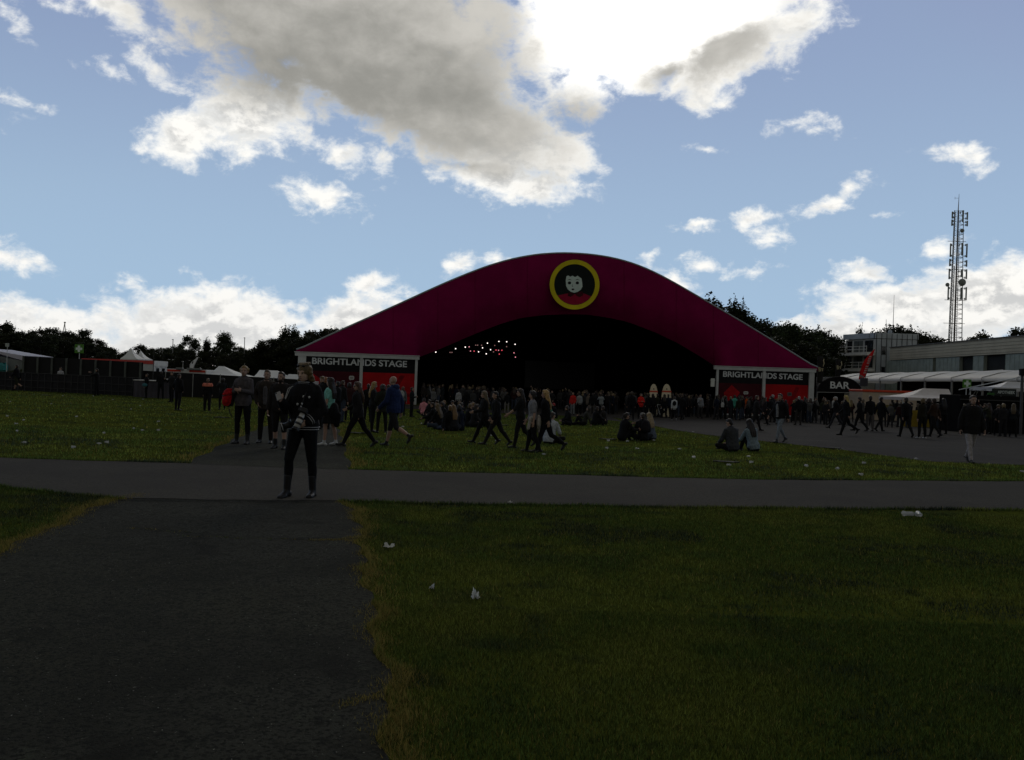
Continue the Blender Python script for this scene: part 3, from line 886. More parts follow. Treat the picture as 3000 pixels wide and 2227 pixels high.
b = MB(); b.box((0, .35, .55), (abs(r_.x - l.x) - .4, .5, 1.1), bev=.03); b.build('counter', DARKC, bar_)
b = MB(); b.box((0, 4.6, 1.3), (abs(r_.x - l.x), .1, 2.6)); b.build('back_wall', DARKC, bar_)
b = MB(); b.bar(bq(2394, 1149, -.05), bq(2526, 1151.5, -.05), .022); b.build('trim', ALU, bar_)

def banner_flag(name, label, cat, u, vt, vb, Y, w, m, text, tm, lean=0.0, pole_to=None, group=None, feather=False):
    p = at(u, vb, Y); gz = zg(p.x, p.y)
    H = at(u, vt, Y).z - gz; hb = p.z - gz
    t = thing(name, label, cat, (p.x, p.y, gz), 0, group)
    b = MB()
    pts = [(0, .02, 0), (0, .02, hb), (lean * .5, .02, (hb + H) / 2), (lean, .02, H)]
    b.tube(pts, [.035, .03, .025, .015], 6); b.build('pole', mat('dark_steel', (.03, .03, .03)), t)
    n = 12
    rows = [[], []]
    for k in range(n + 1):
        s = k / n
        z = hb + (H - hb) * s
        x0 = lean * s ** 1.3
        ww = w * ((.75 + .25 * math.sin(s * 3)) if not feather else (math.sin(min(1, (1.02 - s) * 2.2) * math.pi / 2) * (.8 + .25 * s)))
        wob = .06 * math.sin(s * 7)
        rows[0].append((x0 + .03, wob * .2, z)); rows[1].append((x0 - ww if feather else x0 + ww, wob - .02, z - (ww * .45 if feather else 0)))
    b = MB(); b.grid(rows)
    fl_ = b.build('cloth', m, t, True)
    mod = fl_.modifiers.new('thick', 'SOLIDIFY'); mod.thickness = .01
    return t, H, hb
BRB = mat('dark_banner', (.012, .013, .012), .8, .1, 2)
YEL = mat('pale_yellow_lettering', (.42, .40, .24), .8, .1, 3)
for (u, vt, vb, Y, lab) in ((2394, 1043, 1122, 80, 'black hanging banner with pale script next to the tent corner'), (2448, 1053, 1104, 86, 'black hanging banner with pale script above the bar sign')):
    t, H, hb = banner_flag('banner', lab, 'banner', u, vt, vb, Y, .62, BRB, '', None, group='black beer banners')
    s = (H - hb)
    writing('lettering', 'Bier', YEL, t, (.08, -.09, hb + s * .42), (1, 0, .12), (-.1, 0, 1), .46, .42, .02, .03)
    b = MB(); b.tube([(.48, -.09, hb + s * .62), (.56, -.09, hb + s * .72), (.50, -.09, hb + s * .84), (.55, -.09, hb + s * .90)], [.03, .05, .05, .02], 6); b.build('emblem', YEL, t)
t, H, hb = banner_flag('feather_flag', 'tall red feather flag with white upright lettering beside the bar', 'flag', 2535, 1022, 1105, 82, .80, mat('red_flag', (.55, .014, .014), .7, .1, 2, transl=.3), '', None, lean=.85, feather=True)
for k in range(8):                                   # upright print, too small to read
    z = hb + .35 + k * .21 + (.12 if k > 3 else 0); x = -.22 + (z - hb) * .30
    b = MB(); b.prism([(x - .13, -.13, z), (x + .11, -.13, z + .04), (x + .12, -.13, z + .15), (x + .02, -.13, z + .10), (x - .10, -.13, z + .14)], (0, -.012, 0)); b.build('print', mat('white_lettering', (.40, .36, .34), .8), t)
t, H, hb = banner_flag('feather_flag', 'white feather flag with a dark mark above the low food stall', 'flag', 566, 1045, 1081, 64, .42, mat('white_flag', (.60, .60, .58), .7, .05, 2, transl=.3), '', None, lean=.36, feather=True)
b = MB(); b.prism([(x * .07 - .03, -.10, hb + .5 + z * .1) for x, z in ((-1, -1), (.3, -1), (1, 1), (0, .7))], (0, -.01, 0)); b.build('mark', BLACKP, t)

# kiosk with red fascia, small white party tents, first aid signs, pharmacy
def stall(name, label, cat, u0_, u1_, vtop, Y, fascia, mf, mw, deep=3.0, group=None):
    a, c = at(u0_, vtop, Y), at(u1_, vtop + (u1_ - u0_) * .035, Y)
    mx = (a.x + c.x) / 2; gz = zg(mx, Y); w = c.x - a.x; h = a.z - gz
    t = thing(name, label, cat, (mx, Y, gz), 0, group)
    b = MB(); b.box((0, deep / 2, h - fascia / 2), (w, deep, fascia), bev=.03); b.build('fascia', mf, t)
    b = MB(); b.box((0, deep / 2 + .05, (h - fascia) / 2), (w - .1, deep - .1, h - fascia)); b.build('wall', mw, t)
    return t, w, h
ORR = mat('orange_red_trim', (.55, .055, .018), .6, .1, 2)
BEI = mat('beige_panel', (.45, .37, .28), .7, .1, 1)
t, w, h = stall('food_kiosk', 'beige food kiosk with an orange red fascia right of the bar', 'kiosk', 2527, 2690, 1141, 74, .2, ORR, BEI)
b = MB(); b.box((-.2, -.06, 1.05), (w * .5, .06, .65)); b.build('menu_board', mat('olive_board', (.16, .13, .03), .7), t)
def party_tent(label, u0_, u1_, ur0, ur1, vpk, vev, Y, m, group=None, deep=4.0, flat=False):
    a, c = at(u0_, vev, Y), at(u1_, vev, Y)
    mx = (a.x + c.x) / 2; gz = zg(mx, Y); ez = (a.z + c.z) / 2 - gz; w = (c.x - a.x) / 2
    pk = at((ur0 + ur1) / 2, vpk, Y + deep / 2).z - gz
    r0 = (ur0 - CU) / FPX * (Y + deep / 2) - mx; r1 = (ur1 - CU) / FPX * (Y + deep / 2) - mx
    t = thing('party_tent', label, 'tent', (mx, Y, gz), 0, group)
    def edge(p, q2, n=6, sag=.12):
        return [Vector(p).lerp(Vector(q2), k / n) - Vector((0, 0, sag * math.sin(math.pi * k / n))) for k in range(n + 1)]
    b = MB()
    fl0, fr0, bl0, br0 = (-w, 0, ez), (w, 0, ez), (-w, deep, ez), (w, deep, ez)
    k0, k1 = (r0, deep / 2, pk), (r1, deep / 2, pk)
    for p, q2, s0, s1 in ((fl0, fr0, k0, k1), (br0, bl0, k1, k0), (fl0, bl0, k0, k0), (fr0, br0, k1, k1)):
        lo = [Vector(p).lerp(Vector(q2), k / 6) for k in range(7)]
        hi = [Vector(s0).lerp(Vector(s1), k / 6) for k in range(7)]
        b.grid([[l.lerp(h_, s) - Vector((0, 0, .16 * math.sin(math.pi * s))) for l, h_ in zip(lo, hi)] for s in (0, .25, .5, .75, 1)])
    b.build('roof', m, t, False)
    b = MB()
    for p, q2 in ((fl0, fr0), (fl0, bl0), (fr0, br0), (bl0, br0)):
        b.grid([[Vector(p).lerp(Vector(q2), k / 8) for k in range(9)], [Vector(p).lerp(Vector(q2), k / 8) - Vector((0, 0, .22 + .03 * (k % 2))) for k in range(9)]])
    b.build('valance', m, t)
    for p in (fl0, fr0, bl0, br0):
        b = MB(); b.box((p[0] * .97, p[1] * .96 + .05, ez / 2), (.06, .06, ez)); b.build('post', ALU, t)
    return t, w, ez
party_tent('low white party tent with a flat ridge right of the kiosk', 2643, 2800, 2705, 2780, 1139, 1166, 62, mat('grey_white_canvas', (.62, .58, .55), .6, .08, .8, transl=.25), 'white party tents')
yw = at(2765, 1170, 61)
yb_ = thing('banner_wall', 'low yellow cloth wall behind the walking people', 'barrier', (at(2740, 1170, 61).x, 61, zg(30, 61)))
b = MB(); b.box((0, 0, .62), (5.0, .06, 1.2)); b.build('cloth', mat('mustard_cloth', (.24, .17, .012), .8, .15, .8), yb_)
for x in (-2.5, 0, 2.5):
    b = MB(); b.box((x, .07, .7), (.06, .06, 1.4)); b.build('post', ALU, yb_)
pb_ = thing('pharmacy_booth', 'black booth with a small lettered pharmacy sign on its roof', 'booth', (at(2915, 1180, 52).x, 52, zg(28, 52)))
zb = at(2915, 1160, 52).z - zg(28, 52)
b = MB(); b.box((0, 1.3, zb / 2), (4.3, 2.6, zb), bev=.04); b.build('wall', DARKC, pb_)
b = MB(); b.box((0, -.05, zb - .28), (4.34, .12, .06)); b.build('shelf', mat('dark_steel', (.03, .03, .03)), pb_)
b = MB(); b.box((.66, .2, zb + .24), (1.5, .1, .46), bev=.02); sg = b.build('sign', mat('sign_black', (.012, .018, .016), .6), pb_)
writing('lettering', 'APOTHEEK', mat('sign_lettering', (.5, .56, .55), .8), sg, (.22, .135, zb + .15), (1, 0, 0), (0, 0, 1), 1.08, .19, .012, .02)
b = MB()
for k in range(7):
    b.tube([(-1.5 + k * .28 + rnd.uniform(-.1, .1), .3, zb), (-1.4 + k * .28 + rnd.uniform(-.15, .15), .3, zb + rnd.uniform(.2, .38)), (-1.25 + k * .28, .3, zb + rnd.uniform(.1, .4))], .02, 5)
b.build('cable', mat('grey_cable', (.10, .10, .09), .7), pb_)
b = MB(); b.box((-.25, .05, zb + .12), (.34, .2, .12)); b.build('green_box', mat('green_plastic', (.03, .12, .02), .6), pb_)
lmp = MB(); lmp.lathe([(.02, 0), (.07, .03), (.09, .09), (.03, .12)], (-1.45, -.1, zb - .25), 10)
lmp.build('lamp', mat('lit_lamp', (.8, .8, .75), .5, 0, 1, emit=(1, .95, .85, .8)), pb_)
party_tent('small white canopy behind the pharmacy booth', 2912, 3010, 2950, 3010, 1119, 1136, 56, mat('white_pvc_pale', (.60, .60, .60), .5, .04, .6, transl=.3), 'white party tents', 3.0)
def cross_sign(label, u, v, size, Y, pole=True):
    p = at(u, v, Y); gz = zg(p.x, p.y)
    t = thing('first_aid_sign', label, 'sign', (p.x, p.y, gz), 0, 'green first aid signs')
    z = p.z - gz; s = size / FPX * Y
    b = MB(); b.box((0, 0, z), (s, .06, s), bev=.02); b.build('panel', mat('first_aid_green', (.07, .21, .02), .6, .08, 2), t)
    b = MB(); k = s * .36; q2 = s * .13
    b.prism([(x, -.034, z + zz) for x, zz in ((-q2, -k), (q2, -k), (q2, -q2), (k, -q2), (k, q2), (q2, q2), (q2, k), (-q2, k), (-q2, q2), (-k, q2), (-k, -q2), (-q2, -q2))], (0, -.012, 0))
    b.build('cross', mat('cross_white', (.62, .72, .66), .7, .05, 2), t)
    b = MB(); b.bar((0, .06, 0), (0, .06, z + s * .4), .03); b.build('pole', ALU, t)
cross_sign('green first aid sign with white cross near the pharmacy booth', 2833, 1124, 25, 54)
cross_sign('green first aid sign with white cross against the left wood', 232, 1022, 26, 66)
gt = at(2994, 1140, 50)
gp_ = thing('lamp_post', 'grey post with a box lamp at the right edge of the field', 'post', (gt.x, gt.y, zg(gt.x, gt.y)))
hz = at(2994, 1098, 50).z - gp_.location.z
b = MB(); b.box((0, 0, hz / 2), (.12, .12, hz)); b.build('pole', mat('dark_post', (.07, .07, .07), .7), gp_)
b = MB(); b.box((.1, -.05, hz + .15), (.55, .3, .42), bev=.03); b.build('lamp_box', BLACKP, gp_)
b = MB(); b.bar((0, 0, hz * .97), (-1.9, 3.5, hz * .72), .03); b.build('stay', ALU, gp_)
yl_ = thing('sign_box', 'dark square sign box standing beside the bar', 'sign', (at(2530, 1150, 80).x, 80, zg(33, 80)))
zz = at(2530, 1107, 80).z - yl_.location.z
b = MB(); b.box((0, 0, zz - .4), (.72, .12, .78), bev=.02); b.build('panel', mat('slate_panel', (.03, .033, .045), .6), yl_)
b = MB(); b.box((0, .02, zz - 1.15), (.42, .1, .6), bev=.02); b.build('lower_panel', mat('grey_panel', (.15, .16, .15), .7), yl_)
b = MB(); b.bar((0, .1, 0), (0, .1, zz - .3), .04); b.build('pole', ALU, yl_)
b = MB(); b.prism([(-.5, -.05, zz + .15), (-.15, -.05, zz), (-.02, -.05, zz + .12), (-.45, -.05, zz + .3)], (0, .05, 0)); b.build('pennant', mat('grey_panel', (.15, .16, .15)), yl_)

# ------------------------------------------------------------------ radio mast
MY = 170.0
mp = at(2790, 1100, MY)
mst = thing('radio_mast', 'tall lattice radio mast with rows of panel antennas', 'mast', (mp.x, MY, -.7))
ztop = at(2798, 618, MY).z + .7; ztip = at(2798, 568, MY).z + .7
STEEL = mat('mast_steel', (.22, .22, .21), .5, .2, 1)
def mw(z): return 1.75 - .75 * z / ztop
b = MB()
tri = [Vector((math.cos(R(a)), math.sin(R(a)), 0)) for a in (205, 335, 90)]
for a in tri: b.bar(a * mw(0), a * mw(ztop) + Vector((0, 0, ztop)), .10, .07)
n = 42
for k in range(n):
    z0_, z1_ = ztop * k / n, ztop * (k + 1) / n
    for i in range(3):
        p, q2 = tri[i], tri[(i + 1) % 3]
        b.bar(p * mw(z0_) + Vector((0, 0, z0_)), q2 * mw(z1_) + Vector((0, 0, z1_)), .035, n=4)
        b.bar(p * mw(z1_) + Vector((0, 0, z1_)), q2 * mw(z1_) + Vector((0, 0, z1_)), .035, n=4)
b.build('lattice', STEEL, mst)
b = MB()
b.bar((.15, 0, 0), (.10, 0, ztop), .20, .14); b.bar((-.45, .1, 0), (-.30, .1, ztop * .72), .09)
b.bar((.75, .1, 0), (.45, .1, ztop * .9), .06)
b.build('cable_run', mat('brown_cable', (.09, .07, .06), .7, .2, 2), mst)
b = MB(); b.bar((.05, 0, ztop), (.12, 0, ztip), .10, .03, 6); b.bar((-.7, 0, ztop + (ztip - ztop) * .75), (.1, 0, ztop + (ztip - ztop) * .75), .03, n=4); b.bar((-.7, 0, ztop + (ztip - ztop) * .68), (-.7, 0, ztop + (ztip - ztop) * .82), .03, n=4)
b.build('whip_aerial', STEEL, mst)
PAN = mat('antenna_panel', (.20, .22, .20), .6, .2, 1)
def mz(v): return at(2795, v, MY).z + .7
for (v0, v1, side) in ((622, 643, -1), (645, 664, -1), (622, 645, 1), (647, 664, 1), (715, 755, -1), (760, 782, -1), (714, 755, 1), (762, 782, 1), (789, 820, -1), (789, 818, 1), (841, 880, -1), (841, 880, 1), (715, 752, 0), (620, 655, 0), (845, 880, 0), (792, 815, 0)):
    za, zb2 = mz(v1), mz(v0)
    w_ = mw((za + zb2) / 2)
    x = side * (w_ + .50) + .1 if side else .25
    b = MB(); b.box((x, -.6 if side else -w_ - .5, (za + zb2) / 2), (.26 if side else .32, .25, zb2 - za), bev=.06); pn = b.build('panel_antenna', PAN, mst)
    for z in (za + .3, zb2 - .3):
        b = MB()
        b.bar((x, -.5 if side else -w_ - .3, z), (side * w_ * .85, -.3, z), .05, n=4)
        b.box((x + side * -.26, -.5, z), (.12, .16, .4))
        b.build('bracket', STEEL, pn)
for (u, v, r) in ((2816, 677, .42), (2816, 828, .75), (2773, 835, .4)):
    c = at(u, v, MY - .8)
    b = MB(); b.lathe([(.02, 0), (r * .6, .08), (r, .3), (r, .45), (.05, .5)], n=14)
    d = b.build('dish', PAN, mst, True); d.location = (c.x - mp.x, -.8, c.z + .7); d.rotation_euler = (R(90), 0, 0)
b = MB()
for v in (708, 790, 880, 948):
    z = mz(v); w_ = mw(z)
    b.bar((-w_ - .9, -.3, z), (w_ + .6, -.3, z), .06, n=4)
b.build('cross_arm', STEEL, mst)

# ------------------------------------------------------------------ left side: fences, stalls, tents
FBLK = mat('fence_mesh', (.016, .016, .019), .9, .25, 3)
fa, fb = at(-60, 1140, 56.5), at(408, 1160, 54.5)
gz = zg(-30, 56)
fen = thing('crowd_barrier', 'low black mesh fence along the far edge of the left lawn', 'fence', (fa.x, fa.y, gz))
fv = Vector((fb.x - fa.x, fb.y - fa.y, zg(fb.x, fb.y) - gz)); n = 24
b = MB()
b.grid([[fv * (k / n) + Vector((0, .02 * (k % 2), z)) for k in range(n + 1)] for z in (.04, .6, 1.22)])
b.build('mesh_cloth', FBLK, fen)
b = MB()
for k in range(n + 1):
    p = fv * (k / n); b.bar(p + Vector((0, -.04, 0)), p + Vector((0, -.04, 1.26)), .025, n=5)
for z in (.3, .75, 1.24): b.bar(Vector((0, -.04, z)), fv + Vector((0, -.04, z)), .022, n=5)
b.build('rail', mat('dark_steel', (.03, .03, .03)), fen)
ca, cb = at(404, 1112, 54), at(512, 1120, 53)
gz = zg(ca.x, 54)
cw = thing('counter', 'grey cloth covered counter with a white top at the fence end', 'counter', ((ca.x + cb.x) / 2, 53.6, gz), math.atan2(cb.y - ca.y, cb.x - ca.x))
L_ = (cb - ca).length
b = MB()
rows = [[(-L_ / 2 + L_ * k / 30, -.4 + .03 * math.sin(k * 1.7) * (1 - z), z) for k in range(31)] for z in (0.02, .5, 1.06)]
b.grid(rows); b.grid([[(-L_ / 2, y, z) for z in (.02, 1.06)] for y in (-.4, .4)]); b.grid([[(L_ / 2, y, z) for z in (.02, 1.06)] for y in (-.4, .4)])
b.build('cloth_skirt', mat('mauve_grey_cloth', (.055, .05, .06), .9, .2, 1.2), cw)
b = MB(); b.box((0, 0, 1.1), (L_ + .1, .9, .06), bev=.02); b.build('counter_top', mat('white_top', (.45, .44, .40), .6), cw)
b = MB()
for k in range(5): b.box((L_ * .12 + k * .24, 0, 1.2), (.16, .3, .12), bev=.02)
b.build('tray', mat('pale_tray', (.42, .42, .38), .6), cw)
# dark screens with grey posts
s0, s1 = at(70, 1043, 60.5), at(419, 1062, 58.5)
gz = zg(-28, 60)
sw = thing('screen_wall', 'tall black screen wall with grey posts behind the mesh fence', 'fence', (s0.x, s0.y, gz))
sv = Vector((s1.x - s0.x, s1.y - s0.y, 0)); hL = s0.z - gz; hR = s1.z - gz
b = MB(); b.prism([(0, 0, 0), sv, sv + Vector((0, 0, hR)), (0, 0, hL)], (0, .06, 0)); b.build('screen', mat('black_screen', (.010, .010, .010), .9, .2, 1), sw)
for k in range(9):
    s = (k + .02) / 8.15
    p = sv * s
    b = MB(); b.box(p + Vector((0, -.06, (hL + (hR - hL) * s) / 2)), (.13, .1, hL + (hR - hL) * s)); b.build('post', mat('grey_green_post', (.075, .085, .075), .8, .2, 2), sw)
# white cabin with red fascia
RF = mat('red_fascia', (.50, .035, .015), .6, .1, 2)
WCAB = mat('cabin_white', (.55, .56, .53), .7, .08, 1)
c0, c1, c2 = at(240, 1043, 66), at(452, 1057, 62), at(490, 1059, 65)
gz = zg(c1.x, 62)
cab = thing('site_cabin', 'long white site cabin with a red fascia and lettered end', 'cabin', (c1.x, c1.y, gz))
q0, q2_ = Vector((c0.x - c1.x, c0.y - c1.y, 0)), Vector((c2.x - c1.x, c2.y - c1.y, 0))
h = c1.z - gz
b = MB(); b.prism([q0, (0, 0, 0), q2_, q0 + q2_], (0, 0, h - .1)); b.build('wall', WCAB, cab)
b = MB()
dn = Vector((0, -.06, 0))
b.prism([q0 + dn + Vector((0, 0, h - .26)), dn + Vector((0, 0, h - .26)), dn + Vector((0, 0, h)), q0 + dn + Vector((0, 0, h + .03))], (0, .04, 0)); b.build('fascia', RF, cab)
b = MB(); b.prism([(.0, -.03, h - .40), q2_ + Vector((.04, -.03, h - .40)), q2_ + Vector((.04, -.03, h)), (0, -.03, h)], (.03, .0, 0)); b.build('end_board', WCAB, cab)
w_ = q2_.length
ex = q2_.normalized()
for k in range(6):                                   # worn red marks, no longer readable
    p = ex * (w_ * (.14 + k * .135)) + Vector((.02, -.09, h - .22))
    b = MB(); b.prism([p + ex * x + Vector((0, 0, z)) for x, z in ((-.10, -.09 + .03 * (k % 2)), (.09, -.08), (.07, .08 - .04 * (k % 3 == 1)), (-.08, .09))], (.01, -.015, 0)); b.build('red_mark', RF, cab)
for k in (.28, .72):
    p = ex * (w_ * k) + Vector((0.01, -.05, h - .86))
    b = MB(); b.box(p, (w_ * .2, .06, .62), math.atan2(ex.y, ex.x)); wn = b.build('window', DGLASS, cab)
    b = MB(); b.box(p + Vector((0, -.03, .41)), (w_ * .24, .06, .07), math.atan2(ex.y, ex.x)); b.box(p + Vector((0, -.03, 0)), (.04, .06, .75), math.atan2(ex.y, ex.x)); b.build('frame', WCAB, wn)
# low white stalls with broken red stripe
t, w, h = stall('food_stall', 'low white food stall with a broken red stripe behind the black fence', 'stall', 488, 604, 1080, 62, .55, mat('stall_white', (.6, .6, .57), .7, .08, 1), DARKC)
for (x0_, x1_) in ((.02, .36), (.58, .98)):
    b = MB(); b.box(((x0_ + x1_) / 2 * w - w / 2, -.012, h - .12), ((x1_ - x0_) * w, .03, .16)); b.build('stripe', RF, t)
for x in (-.15, .12, .3):
    b = MB(); b.box((x * w, -.1, h + .03), (.5, .3, .16), bev=.03); b.build('roof_lamp', mat('grey_panel', (.15, .16, .15)), t)
# black fence behind the people, left of the tent
k0, k1 = at(405, 1085, 59), at(880, 1112, 61)
gz = zg(-20, 60)
bf = thing('black_fence', 'tall black cloth fence running from the cabin to the big tent', 'fence', (k0.x, k0.y, gz))
kv = Vector((k1.x - k0.x, k1.y - k0.y, 0)); h0, h1 = k0.z - gz, k1.z - gz
b = MB(); n = 30
b.grid([[kv * (k / n) + Vector((0, .04 * math.sin(k * 1.9), (h0 + (h1 - h0) * k / n) * z)) for k in range(n + 1)] for z in (0, .5, 1)])
b.build('fence_cloth', mat('black_screen', (.010, .010, .010)), bf)
for k in range(0, n + 1, 5):
    p = kv * (k / n); b = MB(); b.bar(p + Vector((0, -.06, 0)), p + Vector((0, -.06, h0 + (h1 - h0) * k / n + .05)), .03, n=6); b.build('post', mat('grey_post', (.22, .22, .20)), bf)
CANV = mat('tent_white', (.80, .81, .80), .6, .05, .6, .1, transl=.3)
bt, w_, e_ = party_tent('broad white tent roof left of the short-haired woman', 590, 716, 640, 655, 1073, 1104, 62, CANV, 'white party tents', 5)
b = MB(); b.box((w_ * .12, -.03, e_ - .05), (w_ * 1.15, .03, .16)); b.build('stripe', RF, bt)
party_tent('white tent roof between the woman and the man in the parka', 728, 846, 760, 812, 1085, 1112, 62.5, CANV, 'white party tents', 6)
party_tent('small white tent roof right beside the big tent', 812, 902, 846, 892, 1097, 1116, 63, CANV, 'white party tents', 5)
party_tent('white pagoda tent peak, left one behind the cabin', 352, 402, 380, 381, 1019, 1051, 78, CANV, 'pagoda tents', 1.8)
party_tent('white pagoda tent peak, right one behind the cabin', 392, 426, 409, 410, 1027, 1052, 80, CANV, 'pagoda tents', 1.6)
# marquee, teal cover and sign at the left edge
ma = at(-60, 1026, 62); mc = at(69, 1042, 62); gz = zg(-36, 62)
mq = thing('marquee', 'white marquee with a grey side wall at the left edge', 'tent', (mc.x, 62, gz))
w_ = ma.x - mc.x; h = mc.z - gz
b = MB(); b.prism([(w_, 0, h + .45), (0, 0, h), (0, 0, h - .38), (w_ * .62, 0, h + .12), (w_, 0, h + .12)], (0, 4, 0)); b.build('roof', mat('lilac_white_pvc', (.58, .56, .62), .5, .05, .8, transl=.3), mq)
b = MB(); b.prism([(w_ * .98, .06, .9), (-.05, .06, h - 1.0), (-.05, .06, h - .4), (w_ * .98, .06, h + .1)], (0, 3.8, 0)); b.build('side_wall', mat('grey_side_wall', (.16, .175, .17), .7, .1, 1), mq)
b = MB(); b.box((w_ * .42, -.35, h - .95), (.9, .5, .75), bev=.2); b.build('teal_cover', mat('teal_cover', (.03, .20, .20), .6, .2, 2), mq)
b = MB(); b.box((w_ * .72, -.5, h - .55), (1.5, .5, .9), bev=.16); b.box((w_ * .70, -.78, h - .52), (.9, .06, .5), bev=.02); b.build('grey_crate', mat('grey_crate', (.11, .115, .125), .5, .2, 2), mq)
for x in (.5, .8):
    b = MB(); b.bar((w_ * x, -.8, 0), (w_ * x, -.8, h + .1), .03, n=5); b.build('post', mat('dark_steel', (.03, .03, .03)), mq)
sp = at(21, 1011, 60)
so = thing('pole_sign', 'small pale square sign on a thin pole at the left edge', 'sign', (sp.x, sp.y, zg(sp.x, sp.y)))
z = sp.z - so.location.z
b = MB(); b.box((0, 0, z), (.27, .03, .26), bev=.01); b.build('panel', mat('pale_sign', (.38, .42, .40), .7), so)
b = MB(); b.bar((0, .03, 0), (0, .03, z + .12), .02); b.build('pole', ALU, so)
for (u, vt, Y, lab) in ((507, 995, 118, 'thin lamp mast above the left trees'), (717, 990, 118, 'thin lamp mast among the trees left of the tent'), (536, 1060, 90, 'short lamp mast behind the low food stall')):
    p = at(u, vt, Y)
    t = thing('lamp_mast', lab, 'lamp post', (p.x, p.y, zg(p.x, p.y)), 0, 'thin lamp masts')
    z = p.z - t.location.z
    b = MB(); b.bar((0, 0, 0), (0, 0, z), .08, .05); b.build('pole', STEEL, t)
    b = MB(); b.box((0, -.08, z), (.16, .34, .10), bev=.03); b.build('lamp_head', STEEL, t)
cp = at(451, 1020, 57)
t = thing('pole', 'thin black pole in front of the white cabin end', 'pole', (cp.x, 57, zg(cp.x, 57)))
b = MB(); b.bar((0, 0, 0), (0, 0, cp.z - t.location.z), .03, .02); b.build('pole_tube', mat('dark_steel', (.03, .03, .03)), t)
b = MB(); b.lathe([(.16, 0), (.16, .03), (.04, .06), (.03, .2)], n=10); b.build('pole_foot', mat('dark_steel', (.03, .03, .03)), t)
dp = at(190, 945, 190)
t = thing('lattice_derrick', 'far pale tripod derrick rising above the left wood', 'derrick', (dp.x, 190, -.3))
z = dp.z + .3
for a in (90, 210, 330):
    b = MB(); b.bar((1.6 * math.cos(R(a)), 1.6 * math.sin(R(a)), 0), (0, 0, z), .12, .08, 5); b.build('leg', mat('pale_steel', (.4, .38, .33), .6), t)
b = MB(); b.box((0, 0, z), (.3, .3, .3)); b.build('head', mat('pale_steel', (.4, .38, .33)), t)
# ------------------------------------------------------------------ trees
def crown_mat(name, a, c):
    m = bpy.data.materials.new(name); m.use_nodes = True
    t = NT(m.node_tree); b = m.node_tree.nodes['Principled BSDF']
    tc = t.n('ShaderNodeTexCoord').outputs['Object']
    cc = t.mix(t.ramp(t.noise(tc, 1.1, 4, .6).outputs['Fac'], .35, .65), a, c)
    m.node_tree.links.new(cc, b.inputs['Base Color'])
    b.inputs['Roughness'].default_value = .7; b.inputs['Specular IOR Level'].default_value = .15
    tr = t.n('ShaderNodeBsdfTranslucent', {'Color': cc})
    mx = t.n('ShaderNodeMixShader', {0: .25, 1: b.outputs[0], 2: tr.outputs[0]})
    m.node_tree.links.new(mx.outputs[0], m.node_tree.nodes['Material Output'].inputs[0])
    return m
LEAF = [crown_mat('leaves_dark', (.010, .014, .006), (.026, .034, .012)), crown_mat('leaves_olive', (.014, .017, .006), (.032, .036, .012)), crown_mat('leaves_fresh', (.014, .022, .008), (.036, .050, .016))]
BARK = mat('bark', (.035, .03, .025), .95, .3, 3, .4)
